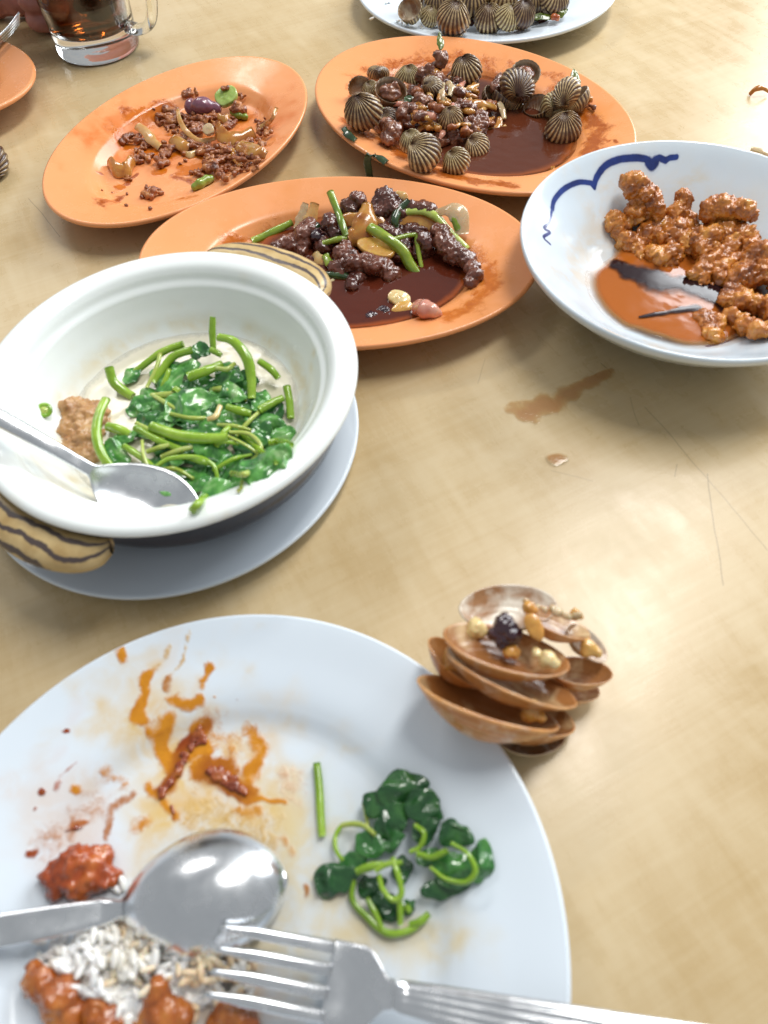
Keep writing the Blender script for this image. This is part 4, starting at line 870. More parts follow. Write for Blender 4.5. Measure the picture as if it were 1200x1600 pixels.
for i, (x, y, wd, an, lab, kd, tx, ty, m, li, gp) in enumerate(CK):
    cockle(x, y, wd*.95, an, cockd, lab, kd, tx, ty, m, li, i*3, gp)
CM_ = 'cockle meat lumps in the heap'
for i, (s, m, lab) in enumerate([
 ([(640, 172, 13, 14), (630, 180, 12, 12), (648, 185, 12, 10)], 'cocklemeat', 'rough brown cockle meat lump in the heap centre'),
 ([(605, 196, 12, 8), (615, 206, 15, 6), (607, 215, 12, 2)], 'cocklemeat', 'orange brown meat chunk below the filled half shell'),
 ([(655, 155, 12, 16), (668, 160, 10, 16)], 'cocklemeat', 'reddish meat scrap beside the curry leaf'),
 ([(662, 118, 13, 18), (672, 112, 12, 22), (683, 122, 13, 18), (668, 130, 12, 16)], 'cocklemeat', 'pile of chopped meat at the peak of the heap'),
 ([(684, 85, 8, 34), (692, 90, 9, 32), (688, 98, 9, 28), (682, 104, 9, 24)], 'cocklemeat', 'meat scraps stacked at the very tip of the heap'),
 ([(735, 195, 13, 8), (750, 185, 13, 8), (745, 205, 13, 4)], 'cocklemeat', 'shiny meat lump under the onion tangle'),
 ([(700, 210, 13, 4), (685, 220, 12, 2), (715, 218, 12, 2)], 'cocklemeat', 'dark meat lump above the yellow banded cockle'),
 ([(778, 128, 9, 14), (775, 140, 8, 12), (782, 120, 7, 16)], 'cocklemeat', 'wet meat strip inside the gaping cockle'),
 ([(885, 138, 9, 18), (880, 147, 8, 16)], 'cocklemeat', 'brown meat knob in the cockle standing on edge'),
 ([(720, 165, 12, 12), (730, 172, 12, 10), (708, 170, 11, 12)], 'cocklemeat', 'meat pieces between the onion arcs'),
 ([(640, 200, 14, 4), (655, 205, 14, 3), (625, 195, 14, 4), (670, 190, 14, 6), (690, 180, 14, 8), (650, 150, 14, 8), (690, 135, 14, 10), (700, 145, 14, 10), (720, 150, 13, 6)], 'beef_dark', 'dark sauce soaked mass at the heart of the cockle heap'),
 ([(918, 148, 5, 3), (922, 155, 6, 2), (915, 160, 5, 1)], 'onion_amber', 'amber onion bits beside the cockle on edge'),
 ([(928, 168, 4, 1), (922, 165, 3, 1)], 'cocklemeat', 'brown crumb on the orange rim by the cockles')]):
    piece('cockle_meat', cockd, s, MT[m], lab, 'meat', CM_, .0010, (.25, .6), 230, i+130, .9, 1)
OC = 'onion rings among the cockles'
for i, (pts, wd, m, cu, th, lab) in enumerate([
 ([(652, 205, 12), (660, 197, 15), (672, 195, 16), (685, 200, 14), (686, 210, 10), (676, 215, 9), (665, 212, 10)], 10, 'onion', .15, .3, 'coiled golden onion ring in front of the heap'),
 ([(640, 208, 6), (650, 212, 6), (662, 210, 8)], 10, 'onion', .1, .3, 'short golden onion strip beside the coil'),
 ([(725, 176, 14), (735, 166, 18), (755, 162, 18), (775, 168, 12)], 10, 'onion', .1, .35, 'arched amber onion strip across the heap'),
 ([(692, 130, 22), (690, 145, 22), (694, 160, 18)], 7, 'onion_pale', .1, .4, 'upright pale onion strip near the heap peak'),
 ([(708, 150, 18), (722, 158, 16), (738, 160, 14)], 12, 'onion_amber', .15, .25, 'sauced onion petal below the peak'),
 ([(712, 135, 20), (722, 142, 18), (728, 152, 14)], 11, 'onion_amber', .15, .25, 'orange onion shred beside the streaked cockle'),
 ([(762, 192, 6), (766, 205, 4), (758, 214, 2)], 11, 'onion', .15, .4, 'round onion ring edge dipping in the sauce'),
 ([(782, 184, 8), (778, 200, 5), (770, 212, 2), (776, 220, 1.5)], 9, 'onion_amber', .1, .4, 'outer onion ring at the edge of the sauce'),
 ([(780, 160, 13), (785, 172, 11), (788, 186, 8)], 7, 'onion_pale', .1, .4, 'white onion shard standing in the heap'),
 ([(688, 190, 14), (694, 178, 18), (706, 168, 20)], 9, 'onion', .15, .3, 'onion arc hugging the ribbed cockle'),
 ([(715, 212, 8), (716, 225, 5), (720, 234, 3)], 8, 'shallot_pink', .1, .5, 'small pinkish onion curl above the sauce'),
 ([(722, 208, 10), (736, 210, 9), (750, 205, 8), (755, 190, 11)], 14, 'shallot', .25, .2, 'purple shallot petal in front of the heap'),
 ([(672, 118, 26), (682, 114, 28), (692, 120, 24)], 12, 'onion_amber', .2, .25, 'carrot orange onion bit at the peak'),
 ([(700, 128, 24), (706, 138, 22), (702, 150, 20)], 8, 'onion_pale', .15, .35, 'pale onion sliver on the peak slope'),
 ([(786, 196, 6), (792, 206, 3), (790, 214, 1.5)], 7, 'onion_amber', .1, .4, 'onion end touching the sauce'),
 ([(845, 266, .8), (855, 265, .8), (866, 262, .8)], 6, 'garlic_brown', 0, .4, 'pale seed shaped garlic sliver floating in the brown sauce')]):
    strip('onion_piece', cockd, pts, wd*1.5, MT['onion_amber' if m == 'onion' else m], lab, 'onion', OC, thk=th*.8, seed=i+190, wob=.15, taper=(.8, .65), curl=cu*1.2, ns=18, power=.5)
rs = random.Random(21)
for i in range(80):
    a, q = rs.uniform(0, 6.283), math.sqrt(rs.random())*.95; x, y = 690+math.cos(a)*q*92, 168+math.sin(a)*q*56
    h = 21*(1-q*q)+3; m = rs.choice(['onion', 'onion_amber', 'onion_amber', 'shallot_pink', 'cocklemeat', 'mince']); an = rs.uniform(0, 6.28); l_ = rs.uniform(7, 16)
    if m in ('cocklemeat', 'mince'): piece('chopped_bit', cockd, [(x, y, rs.uniform(5, 9), h), (x+6, y+1, rs.uniform(4, 7), h)], MT[m], 'tiny brown chopped scrap in the cockle heap', 'scrap', 'chopped scraps in the cockle heap', .0008, (.25, .6), 230, i+900, .9, 1)
    else: strip('chopped_onion', cockd, [(x-math.cos(an)*l_, y-math.sin(an)*l_*.7, h), (x, y, h+2.5), (x+math.cos(an)*l_, y+math.sin(an)*l_*.7, h-.5)], rs.uniform(6, 12), MT[m], 'short sauced onion shred in the cockle heap', 'onion', 'onion shreds in the cockle heap', thk=.3, seed=i+940, wob=.2, taper=(.7, .6), curl=.15)
for px, py, l_, w_, an, li, m, lab, se in [
 (688, 64, 30, 11, 95, 44, 'curryleaf', 'upright green leaf tip on the peak of the cockle heap', 1), (899, 122, 32, 15, 98, 26, 'curryleaf', 'pointed green curry leaf on the cockle standing on edge', 2),
 (670, 166, 30, 12, 20, 20, 'scallion_dark', 'dark green leaf strip in the middle of the cockle heap', 3), (640, 152, 18, 11, 40, 20, 'scallion_dark', 'small green leaf beside the filled half shell', 4), (604, 178, 26, 9, -60, 12, 'curryleaf', 'green leaf bit right of the largest cockle', 5)]:
    leaf('curry_leaf', cockd, px, py, l_, w_, an, li, MT[m], None, se+50, .10, lab, 'leaf', 'green leaves in the cockles', (0, 0), .2, .8)
strip('spring_onion', cockd, [(537, 200, 4), (544, 210, 3), (556, 219, 2)], 12, MT['scallion_dark'], 'wet spring onion scrap stuck on the orange rim by the largest cockle', 'spring onion', None, thk=.3, seed=7, wob=.2)
# spring onion leaf hanging over the rim of the cockle plate
_rp = [cockd.hit(604, 254, 1.5*.001), cockd.hit(592, 245, .003), cockd.hit(585, 243, .005)]; _b = at(574, 250, .021); _c = at(576, 272, .006)
_V, _F, _, _ = ribbon(np.array([_rp[0], _rp[1], _rp[2], at(577, 243, .0275), at(574, 252, .022), at(576, 265, .012), at(578, 277, .003)]), .0055, .0012, CAMR, wob=.1, seed=4, curl=.12)
_o = np.array(_V).min(0); tag(mk('spring_onion', _V-_o, _F, MT['scallion_dark'], loc=_o), 'dark green spring onion blade hanging over the cockle plate rim', 'spring onion')

# ------------------------------------------------------------------ the white plate of shells
TG = 'cockles on the white plate'
for i, (x, y, wd, an, lab, kd, tx, ty, m, li, gp) in enumerate([
 (640, 14, 42, 60, 'dark cockle fan with pale inside at the end of the white plate heap', 'empty', -.5, .0, 'shell_green', 4, 0), (671, 27, 34, -70, 'narrow yellow brown cockle beside the fan on the white plate', 'back', .5, .3, 'shell_green', 0, 0),
 (708, 31, 54, -120, 'ribbed cockle smeared with red chilli on the white plate', 'closed', -.3, .4, 'shell', 0, .08), (764, 31, 46, -95, 'brown ribbed cockle in front of the white plate heap', 'closed', -.2, .3, 'shell', 0, .06),
 (793, 29, 42, -90, 'pale cockle beside the brown one on the white plate', 'back', .35, .3, 'shell_green', 2, 0), (814, 25, 44, -80, 'dark striped cockle at the right of the pale one', 'closed', .4, .3, 'shell_dark', 2, .08),
 (735, 4, 52, -90, 'orange brown cockle higher in the white plate heap', 'closed', 0, .4, 'shell_dark', 12, .1), (683, 4, 44, -110, 'reddish cockle above the narrow one on the white plate', 'closed', -.3, .4, 'shell_dark', 10, .1), (868, 4, 44, -60, 'streaked cockle among leaves on the white plate', 'closed', .4, .4, 'shell', 4, .1),
 (785, -4, 50, -90, 'cockle at the top edge of the white plate heap', 'closed', .1, .4, 'shell', 14, .1), (835, 2, 40, -70, 'cockle behind the dark striped one', 'closed', .1, .4, 'shell_dark', 8, .1), (655, -6, 46, -90, 'cockle behind the fan on the white plate', 'closed', .1, .4, 'shell', 8, .1), (715, -18, 50, -90, 'cockle beyond the orange brown one', 'closed', .1, .4, 'shell_dark', 14, .1)]):
    cockle(x, y, wd, an, topd, lab, kd, tx, ty, m, li, 200+i*3, gp, TG)
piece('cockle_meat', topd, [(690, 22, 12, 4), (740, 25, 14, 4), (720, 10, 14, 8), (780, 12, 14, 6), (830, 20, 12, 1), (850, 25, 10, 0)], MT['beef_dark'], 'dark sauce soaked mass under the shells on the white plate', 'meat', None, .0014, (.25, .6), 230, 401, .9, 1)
for px, py, l_, w_, an, li, m, lab, se in [(850, 25, 40, 12, -5, 8, 'curryleaf', 'green leaf strip beside the dark striped cockle', 1), (876, 19, 26, 16, 15, 8, 'curryleaf', 'dark green leaf at the end of the white plate heap', 2), (828, 8, 26, 12, 10, 14, 'curryleaf', 'green leaf poking out above the striped cockle', 3), (843, 14, 26, 16, 80, 10, 'leaf_dark', 'grey green folded leaf on the white plate', 4)]:
    leaf('curry_leaf', topd, px, py, l_, w_, an, li, MT[m], None, se+70, .12, lab, 'leaf', 'green leaves on the white plate', (0, 0), .2, .7)
piece('chilli_bit', topd, [(865, 26, 5, 4), (871, 28, 5, 3)], MT['redmeat'], 'small red chilli bit near the leaves on the white plate', 'chilli', None, .0010, (.1, .2), 150, 55)
def grains(name, dish, pts, mat, parent=None, seed=0, size=.0062, labels=None, stack=None):
    sv, sf = ico(2); VV = []; FF = []; k = 0; rs = random.Random(seed)
    for p in pts:
        q = np.array(Euler((rs.uniform(-.5, .5), rs.uniform(-.5, .5), rs.uniform(0, 6.3))).to_matrix()); L = size*rs.uniform(.8, 1.1)
        v = sv*np.array([L/2, L*.21, L*.20]); v[:, 2] += .08*L*((v[:, 0]/(L/2))**2); VV.append(v@q.T+p); FF.append(sf+k); k += len(v)
    V = np.vstack(VV); o0 = V.mean(0); o0[2] = V[:, 2].min()
    return mk(name, V-o0, np.vstack(FF), mat, loc=o0)
for i, (x, y) in enumerate([(622, 33), (628, 35), (636, 37), (632, 31), (642, 35), (659, 42), (581, 29), (604, 4), (608, 3)]):
    p = topd.hit(x, y, .0012); tag(grains('rice_grain', topd, [p], MT['rice'], seed=i), 'stray white rice grain on the white plate of shells', 'rice', 'rice grains on the shell plate')

# ------------------------------------------------------------------ claypot
PCX, PCY, PR, PZ = -.1100, .2755, .1005, .0600
pot = empty('claypot', (PCX, PCY, saud.z0+.0055), 'cream claypot with tan striped lug handles full of leafy greens in soup', 'claypot')
_in = [(0, .0165), (.30, .0170), (.50, .0195), (.66, .0270), (.74, .0380), (.785, .0470), (.800, .0500), (.830, .0525), (.850, .0560), (.880, .0588), (.93, .0600), (.975, .0602), (.998, .0590), (1.004, .0572), (.992, .0556)]
_out = [(.992, .0554), (.960, .0535), (.935, .0490), (.915, .0400), (.89, .0280), (.80, .0180), (.68, .0105), (.60, .0080), (.585, .0058), (.56, .0055), (.02, .0055)]
def lathe_part(name, prof, r, mat, parent, nt=220, attrs=None, sub=6, zoff=0):
    P = catmull(np.array([(p[0]*r, 0, p[1]) for p in prof]), sub); th = np.linspace(0, 2*math.pi, nt, endpoint=False)
    V = np.stack([P[:, 0][:, None]*np.cos(th), P[:, 0][:, None]*np.sin(th), np.repeat(P[:, 2][:, None], nt, 1)-zoff], -1).reshape(-1, 3)
    a = {'stain': np.zeros((len(V), 4)), 'film': np.zeros((len(V), 4))}
    return V, gridF(len(P), nt, False, True), a
class PotIn:      # the inside of the pot, for putting things on
    z0 = 0.
    def surf(s, x, y):
        r = np.hypot(x-PCX, y-PCY)/PR; return np.interp(r, [q[0] for q in _in[:11]], [q[1] for q in _in[:11]])
potin = PotIn(); potin.hit = lambda px, py, up=0.0: Dish.hit(potin, px, py, up)
V, F, A = lathe_part('pot_body', _in, PR, None, None, 260, None, 8, .0055)
W = V + np.array([PCX, PCY, .0055])
A['film'][:, :3] = (.72, .62, .40)
for pts, wd, k in [([(375, 432)], 10, .8), ([(120, 500)], 12, .5), ([(108, 505)], 14, .4), ([(40, 552)], 10, .6), ([(360, 475), (370, 480)], 14, .3), ([(300, 520), (310, 525)], 16, .4), ([(490, 550), (485, 575)], 9, .7), ([(20, 792)], 14, .5), ([(350, 805), (340, 815)], 14, .5), ([(60, 720), (100, 760), (140, 790)], 34, .55), ([(140, 600), (120, 580)], 30, .4), ([(480, 600), (490, 640)], 18, .35), ([(210, 540), (290, 500)], 36, .35)]:
    for p in pts:
        z = .04
        for _ in range(5):
            q = at(*p, z); z = float(np.interp(np.hypot(q[0]-PCX, q[1]-PCY)/PR, [t[0] for t in _in[:13]], [t[1] for t in _in[:13]]))
        d = np.linalg.norm(W-at(*p, z), axis=1)*(1+.4*fbm(W*120, 2, 3)); A['film'][:, 3] = np.maximum(A['film'][:, 3], k*np.exp(-(d*ppm(q)/wd)**2))
_zb = np.exp(-((W[:, 2]-.0300)/.0050)**2)*(np.hypot(W[:, 0]-PCX, W[:, 1]-PCY) < PR*.80)*np.clip(.55+.8*fbm(W*70, 3, 21), 0, 1)
A['film'][:, 3] = np.maximum(A['film'][:, 3], _zb*.85)
mk('pot_body', V, F, MT['cream'], pot, attrs=A)
V, F, A = lathe_part('pot_base', _out, PR, None, None, 160, None, 6, .0055)
mk('pot_base', V, F, MT['darkglaze'], pot)
def lug(ang, span, out, zc):
    n, m = 40, 16; a = np.linspace(-span, span, n); V = []; B = []
    for i, t in enumerate(a):
        k = np.sqrt(max(0, 1-(abs(t)/span)**5)); o_ = out*(k*.9+.02)*(1-.25*(t/span)**2)
        ss = np.linspace(0, 2*math.pi, m, endpoint=False)
        r = PR*.955 + (o_+.006)*(.5+.5*np.cos(ss)); zz = zc-.0055 + (.0062*np.sin(ss))*(.55+.45*k) - .004*(.5+.5*np.cos(ss))
        V.append(np.stack([r*math.cos(ang+t), r*math.sin(ang+t), zz], 1)); B.append(.5+.5*np.cos(ss)+.12*math.cos(t/span*2))
    V = np.array(V).reshape(-1, 3); F = gridF(n, m, False, True).tolist()+[list(range(m))[::-1], [(n-1)*m+i for i in range(m)]]
    mk('lug_handle', V, F, MT['lug'], pot, attrs={'band': np.array(B).ravel()})
_h1 = at(440, 408, .050); _h2 = at(10, 862, .046)
lug(math.atan2(_h1[1]-PCY, _h1[0]-PCX), .42, .0200, .0555); lug(math.atan2(_h2[1]-PCY, _h2[0]-PCX), .42, .0175, .0475)
SOUP = .0265
class Soup:       # the level of the soup, for floating things
    z0 = SOUP
    def surf(s, x, y): return np.maximum(SOUP, potin.surf(x, y))
    def hit(s, px, py, up=0.0): return Dish.hit(s, px, py, up)
soupd = Soup()
_r = float(np.interp(SOUP, [q[1] for q in _in[:9]], [q[0] for q in _in[:9]]))*PR+.0020
nt, nr = 200, 70; th = np.linspace(0, 2*math.pi, nt, endpoint=False); rr = np.linspace(.001, 1, nr)*_r
X = rr[:, None]*np.cos(th); Y = rr[:, None]*np.sin(th); Zs = .00018*fbm(np.stack([X.ravel()*120, Y.ravel()*120, X.ravel()*0], 1), 3, 5).reshape(X.shape)
dep = np.clip((SOUP-potin.surf(PCX+X, PCY+Y))/.01, 0, 1)
tag(mk('soup', np.stack([X, Y, Zs], -1).reshape(-1, 3), gridF(nr, nt, False, True), MT['soup'], attrs={'depth': dep.ravel()}, loc=(PCX, PCY, SOUP)), 'milky pale broth inside the claypot', 'soup')
def g5(*a): return [(50+x/2.79, 480+y/2.79, *l) for x, y, *l in a]
_c = soupd.hit(320, 660); greens = empty('leafy_greens', _c, 'tangle of wilted dark leaves and bright stems in the claypot broth', 'vegetables')
for i, (x, y, l_, w_, an, li, dk) in enumerate([
 (480, 425, 120, 75, 40, 3, 0), (510, 480, 90, 60, 30, 3, 1), (735, 190, 75, 60, -30, 12, 1), (690, 430, 190, 130, 15, 7, 0), (600, 330, 120, 95, 60, 6, 0), (650, 265, 130, 80, 10, 7, 0), (860, 380, 130, 90, -20, 7, 0), (370, 640, 120, 80, -50, 3, 0),
 (670, 755, 190, 130, -10, 3, 0), (500, 755, 140, 80, -10, 2, 0), (800, 650, 170, 120, -40, 4, 0), (820, 800, 150, 100, 20, 1, 0), (1010, 700, 150, 130, 50, 2, 0), (900, 490, 140, 90, 10, 5, 0), (1080, 650, 110, 90, 60, 2, 0), (860, 290, 110, 80, -30, 8, 0), (400, 570, 100, 70, 30, 2, 0), (440, 290, 80, 50, 50, 3, 0),
 (740, 330, 120, 90, 20, 7, 1), (580, 420, 110, 80, -20, 4, 0), (620, 600, 140, 90, 20, 3, 1), (740, 560, 130, 90, -20, 4, 0), (960, 580, 130, 90, 20, 3, 0), (560, 680, 140, 90, 30, 2, 1), (870, 720, 130, 90, 60, 2, 0), (1000, 400, 90, 70, 70, 5, 0), (780, 720, 110, 80, -60, 2, 1), (1000, 520, 90, 70, -30, 3, 0)]):
    leaf('leaf', soupd, 50+x/2.79, 480+y/2.79, l_/2.79*1.3, w_/2.79*1.35, an, li+.8, MT['leaf' if dk else 'leaf_soup'], greens, i+5, .17, fold=.22, face=.4)
rs = random.Random(12)
for i in range(30):
    a, q = rs.uniform(0, 6.283), math.sqrt(rs.random()); x, y = 790+math.cos(a)*q*320+math.sin(a)*q*40, 510+math.sin(a)*q*270
    h = 5*(1-q**2)
    leaf('leaf', soupd, 50+x/2.79, 480+y/2.79, rs.uniform(46, 76), rs.uniform(26, 40), rs.uniform(0, 360), h+.4, MT[rs.choice(['leaf_soup', 'leaf_soup', 'leaf'])], greens, i+105, .17, fold=rs.uniform(.1, .35), face=rs.uniform(.2, .6), tilt=(rs.uniform(-.3, .3), rs.uniform(-.3, .3)))
for i, (pts, wd, pale) in enumerate([
 (g5((660, 160, 12), (560, 200, 9), (440, 290, 2)), 34, 0), (g5((700, 185, 13), (610, 220, 11), (530, 330, 5)), 36, 0), (g5((520, 522, 10), (640, 560, 11), (750, 572, 11), (855, 570, 10)), 50, 0), (g5((450, 525, 8), (550, 580, 9), (660, 625, 8)), 32, 0), (g5((400, 605, 6), (470, 650, 7), (530, 700, 6)), 32, 0),
 (g5((530, 705, 8), (600, 660, 9), (720, 655, 9), (790, 690, 7), (810, 750, 4)), 22, 0), (g5((680, 305, 13), (750, 280, 14), (830, 250, 13)), 46, 0), (g5((850, 435, 10), (905, 452, 10), (955, 465, 8)), 36, 0), (g5((1110, 345, 9), (1122, 410, 6), (1128, 485, 2)), 36, 0), (g5((990, 450, 8), (1050, 415, 8), (1095, 395, 7)), 36, 0),
 (g5((860, 545, 9), (950, 555, 8), (1000, 620, 6), (940, 690, 4), (910, 790, 2)), 20, 1), (g5((990, 235, 10), (1040, 270, 9), (1075, 310, 6)), 32, 0), (g5((480, 580, 9), (485, 640, 10), (510, 710, 8)), 17, 1), (g5((695, 890, 1.5), (730, 850, 3), (780, 800, 4)), 40, 0), (g5((1030, 590, 5), (1080, 585, 6), (1130, 600, 4)), 30, 0), (g5((780, 185, 14), (800, 195, 14), (825, 210, 13)), 28, 0),
 (g5((560, 200, 11), (540, 270, 9), (500, 350, 5)), 20, 1), (g5((640, 360, 9), (625, 375, 9)), 50, 0), (g5((330, 520, 3), (380, 535, 4), (430, 560, 3)), 46, 0), (g5((800, 265, 14), (850, 270, 14), (885, 245, 13)), 22, 1), (g5((1000, 640, 4), (960, 720, 3), (900, 800, 2)), 18, 1), (g5((600, 270, 10), (580, 320, 8), (560, 360, 5)), 24, 0), (g5((500, 630, 8), (560, 610, 10), (600, 600, 10)), 22, 1), (g5((850, 560, 10), (930, 600, 8), (1000, 650, 4)), 14, 1)]):
    strip('stem', soupd, pts, wd/2.79, MT['stem_pale' if pale else 'stem'], None, None, thk=.85, seed=i+400, wob=.06, taper=(.95, .85), parent=greens)
for i in range(16):
    a, q = rs.uniform(0, 6.283), math.sqrt(rs.random())*.9; x, y = 780+math.cos(a)*q*330, 530+math.sin(a)*q*280; an = rs.uniform(-.9, .9); l_ = rs.uniform(50, 100)
    strip('stem', soupd, g5((x-math.cos(an)*l_, y-math.sin(an)*l_, 5*(1-q)+3), (x, y+rs.uniform(-25, 25), 5*(1-q)+6), (x+math.cos(an)*l_, y+math.sin(an)*l_, 5*(1-q)+3)), rs.uniform(16, 34)/2.79, MT[rs.choice(['stem', 'stem_pale'])], None, None, thk=.8, seed=i+460, wob=.08, taper=(.9, .7), parent=greens)
strip('stem', soupd, g5((788, 42, 24), (786, 110, 17), (790, 185, 10)), 11.5, MT['stem'], 'straight green stem standing up at the back of the greens', None, thk=.85, seed=1, wob=.05, parent=greens)
strip('stem', soupd, g5((815, 130, 20), (880, 150, 22), (935, 220, 18), (955, 300, 12), (958, 400, 6)), 17, MT['stem'], None, None, thk=.8, seed=2, wob=.05, parent=greens)
VS = 'loose stems in the claypot'
for pts, wd, lab in [(g5((335, 262, 11), (355, 325, 6), (400, 365, 2.5), (440, 390, 1)), 15.5, 'short green stem resting on the inner wall of the claypot'), (g5((322, 402, 13), (288, 480, 14), (282, 570, 13), (315, 660, 9), (382, 745, 2)), 16, 'curved green stem leaning across the brown tofu piece')]:
    strip('vegetable_stem', soupd, pts, wd, MT['stem'], lab, 'stem', VS, thk=.85, seed=9, wob=.04, taper=(.95, .9))
strip('garlic_piece', soupd, g5((765, 490, 11), (800, 475, 12), (822, 428, 11)), 9, MT['garlic'], 'pale yellow garlic sliver on the wilted leaves', 'garlic', None, thk=.6, seed=5)
piece('tofu_piece', soupd, [(108, 645, 24, -4), (128, 638, 26, -4), (148, 645, 24, -5), (128, 660, 30, -4), (112, 675, 26, -5), (138, 680, 30, -5), (120, 695, 26, -6), (145, 705, 28, -6), (150, 722, 18, -7), (160, 670, 22, -6)], MT['tofu'], 'brown wrinkled tofu skin piece in the broth by the spoon', 'tofu', None, .0012, (.3, .5), 170, 44, .5, 2, fine=.2)
V, F, _, _ = ribbon(np.array([[math.cos(t)*.0032, math.sin(t)*.0032, 0] for t in np.linspace(0, 2*math.pi, 17)]), .0016, .0024, (0, 0, 1), ns=10, sub=3)
_p = soupd.hit(69, 641, .002); ch = empty('chilli_ring', _p, 'tiny green chilli ring on the claypot wall beside the tofu', 'chilli'); ch.rotation_euler = facing(90, .2, .2).to_euler()
mk('rind', V, F, MT['chilli_green'], ch)
V, F = melt([((0, 0, 0), (.0026, .0026, .0007), I3), ((.0006, 0, .0005), (.0008, .0008, .0008), I3), ((-.0008, .0006, .0005), (.0007, .0007, .0007), I3)], .0003, 1); mk('seed_core', V, F, MT['stem_pale'], ch)

# ------------------------------------------------------------------ cutlery
def spoon_mesh(bl=.064, bw=.0215, depth=.0095, hl=.125, hw=(.0036, .0085), rise_=.014):
    st = []
    for t in np.linspace(.0, 1, 34):
        x = t*bl; q = max(0.0, math.sin(math.pi*min(1, max(0, t**.88))))**.62; wd = max(.0009, bw*q); 
        if t > .85: wd = max(wd, .0034+.0*(t))
        st.append((x, wd, depth*(1-q)*.15 + (0 if t < .8 else .010*((t-.8)/.2)**2*.35), depth*(q**1.3), 1.0))
    z1 = st[-1][2]
    for t in np.linspace(.06, 1, 22):
        x = bl+t*hl; wd = hw[0]+(hw[1]-hw[0])*t**.9; rise = z1 + rise_*math.sin(min(1, t*1.6)*math.pi/2)
        end = 1 if t < .95 else math.sqrt(max(.02, 1-((t-.95)/.05)**2))
        st.append((x, wd*end, rise, -.0008 if t > .12 else .0, 1.6))
    return loft(st, 22, .0015)
def fork_parts(tl=.042, hw=.0135, hl=.125, groove=.0005):
    """local x from tine tips to handle end; the tines bow upward at their tips"""
    parts = []
    for k in range(4):
        y0 = (k-1.5)*(hw*2/3.72); st = []
        for t in np.linspace(0, 1, 14):
            x = t*tl; wd = .0009+.0013*min(1, t*3); z = .0035*(1-t)**2*1.6 - .004*math.sin(t*math.pi/2)
            st.append((x, wd, z, 0.0, 1.4))
        V, F = loft(st, 8, .0016); V[:, 1] += y0*(.95+.05*V[:, 0]/tl); parts.append(('tine', V, F))
    st = []; z0 = -.004
    for t in np.linspace(0, 1, 18):
        x = tl-.0012+t*.026; wd = hw*(1-.03*t) if t < .45 else hw*(1-.75*(.5-.5*math.cos(math.pi*(t-.45)/.55)))-.0
        st.append((x, max(wd, .0050), z0+.007*t*t, .0022*math.sin(math.pi*min(1, t*1.1)), 1.1))
    xl, zl = st[-1][0], st[-1][2]
    V, F = loft(st, 20, .0016); parts.append(('head', V, F)); st = []
    for t in np.linspace(0, 1, 26):
        x = xl-.001+t*hl; wd = .0050+.0062*t**.8; z = zl+.006*math.sin(min(1, t*1.5)*math.pi/2)
        end = 1 if t < .94 else math.sqrt(max(.02, 1-((t-.94)/.06)**2))
        st.append((x, wd*end, z, -.0006, 1.7, groove*min(1, t*6) if t < .93 else 0))
    V, F = loft(st, 46, .0016); parts.append(('handle', V, F))
    return parts
def lay(e, p0, p1, L, up=(0, 0, 1)):
    """put an Empty so that local x runs from p0 towards p1"""
    x = np.array(p1)-np.array(p0); x /= np.linalg.norm(x); z = np.array(up, float); z -= x*(z@x); z /= np.linalg.norm(z); y = np.cross(z, x)
    e.matrix_world = Matrix.Translation([float(c) for c in p0]) @ Matrix(np.stack([x, y, z], 1).tolist()).to_4x4()
# near spoon, turned over, its handle running off to the left
e = empty('spoon', (0, 0, 0), 'steel spoon turned face down on the smeared dinner plate', 'spoon')
V, F = spoon_mesh(.066, .0228, .0115, rise_=-.006, hw=(.0050, .0075))
mk('spoon_body', V, F, MT['steel'], e)
_p0 = at(449, 1372, .0150); _p1 = at(196, 1418, .0180); lay(e, _p0, _p1, .06, (0.0, 0.05, -1))
# near fork
e = empty('fork', (0, 0, 0), 'steel fork with grooved handle resting over the dinner plate rim', 'fork')
for nm, V, F in fork_parts(hl=.150): mk(nm, V, F, MT['steel'], e)
_p0 = at(341, 1500, .020); _p1 = at(600, 1552, .0215); lay(e, _p0, _p1, .06, (0.0, -.05, 1))
# soup spoon
e = empty('spoon', (0, 0, 0), 'steel serving spoon sunk in the claypot broth against its rim', 'spoon')
V, F = spoon_mesh(.060, .0195, .0085, .115, (.0032, .0062)); mk('spoon_body', V, F, MT['steel'], e)
_p0 = at(312, 822, SOUP-.0005); _p1 = at(62, 700, SOUP+.026); lay(e, _p0, _p1, .06, (-.05, -.10, 1))
# fork by the hand
e = empty('fork', (0, 0, 0), 'steel fork lying tines out beside the hand and the mug', 'fork')
for nm, V, F in fork_parts(): mk(nm, V, F, MT['steel'], e)
_p0 = at(37, 37, .030); _p1 = at(-55, 86, .022); lay(e, _p0, _p1, .06, (.15, .75, .75))

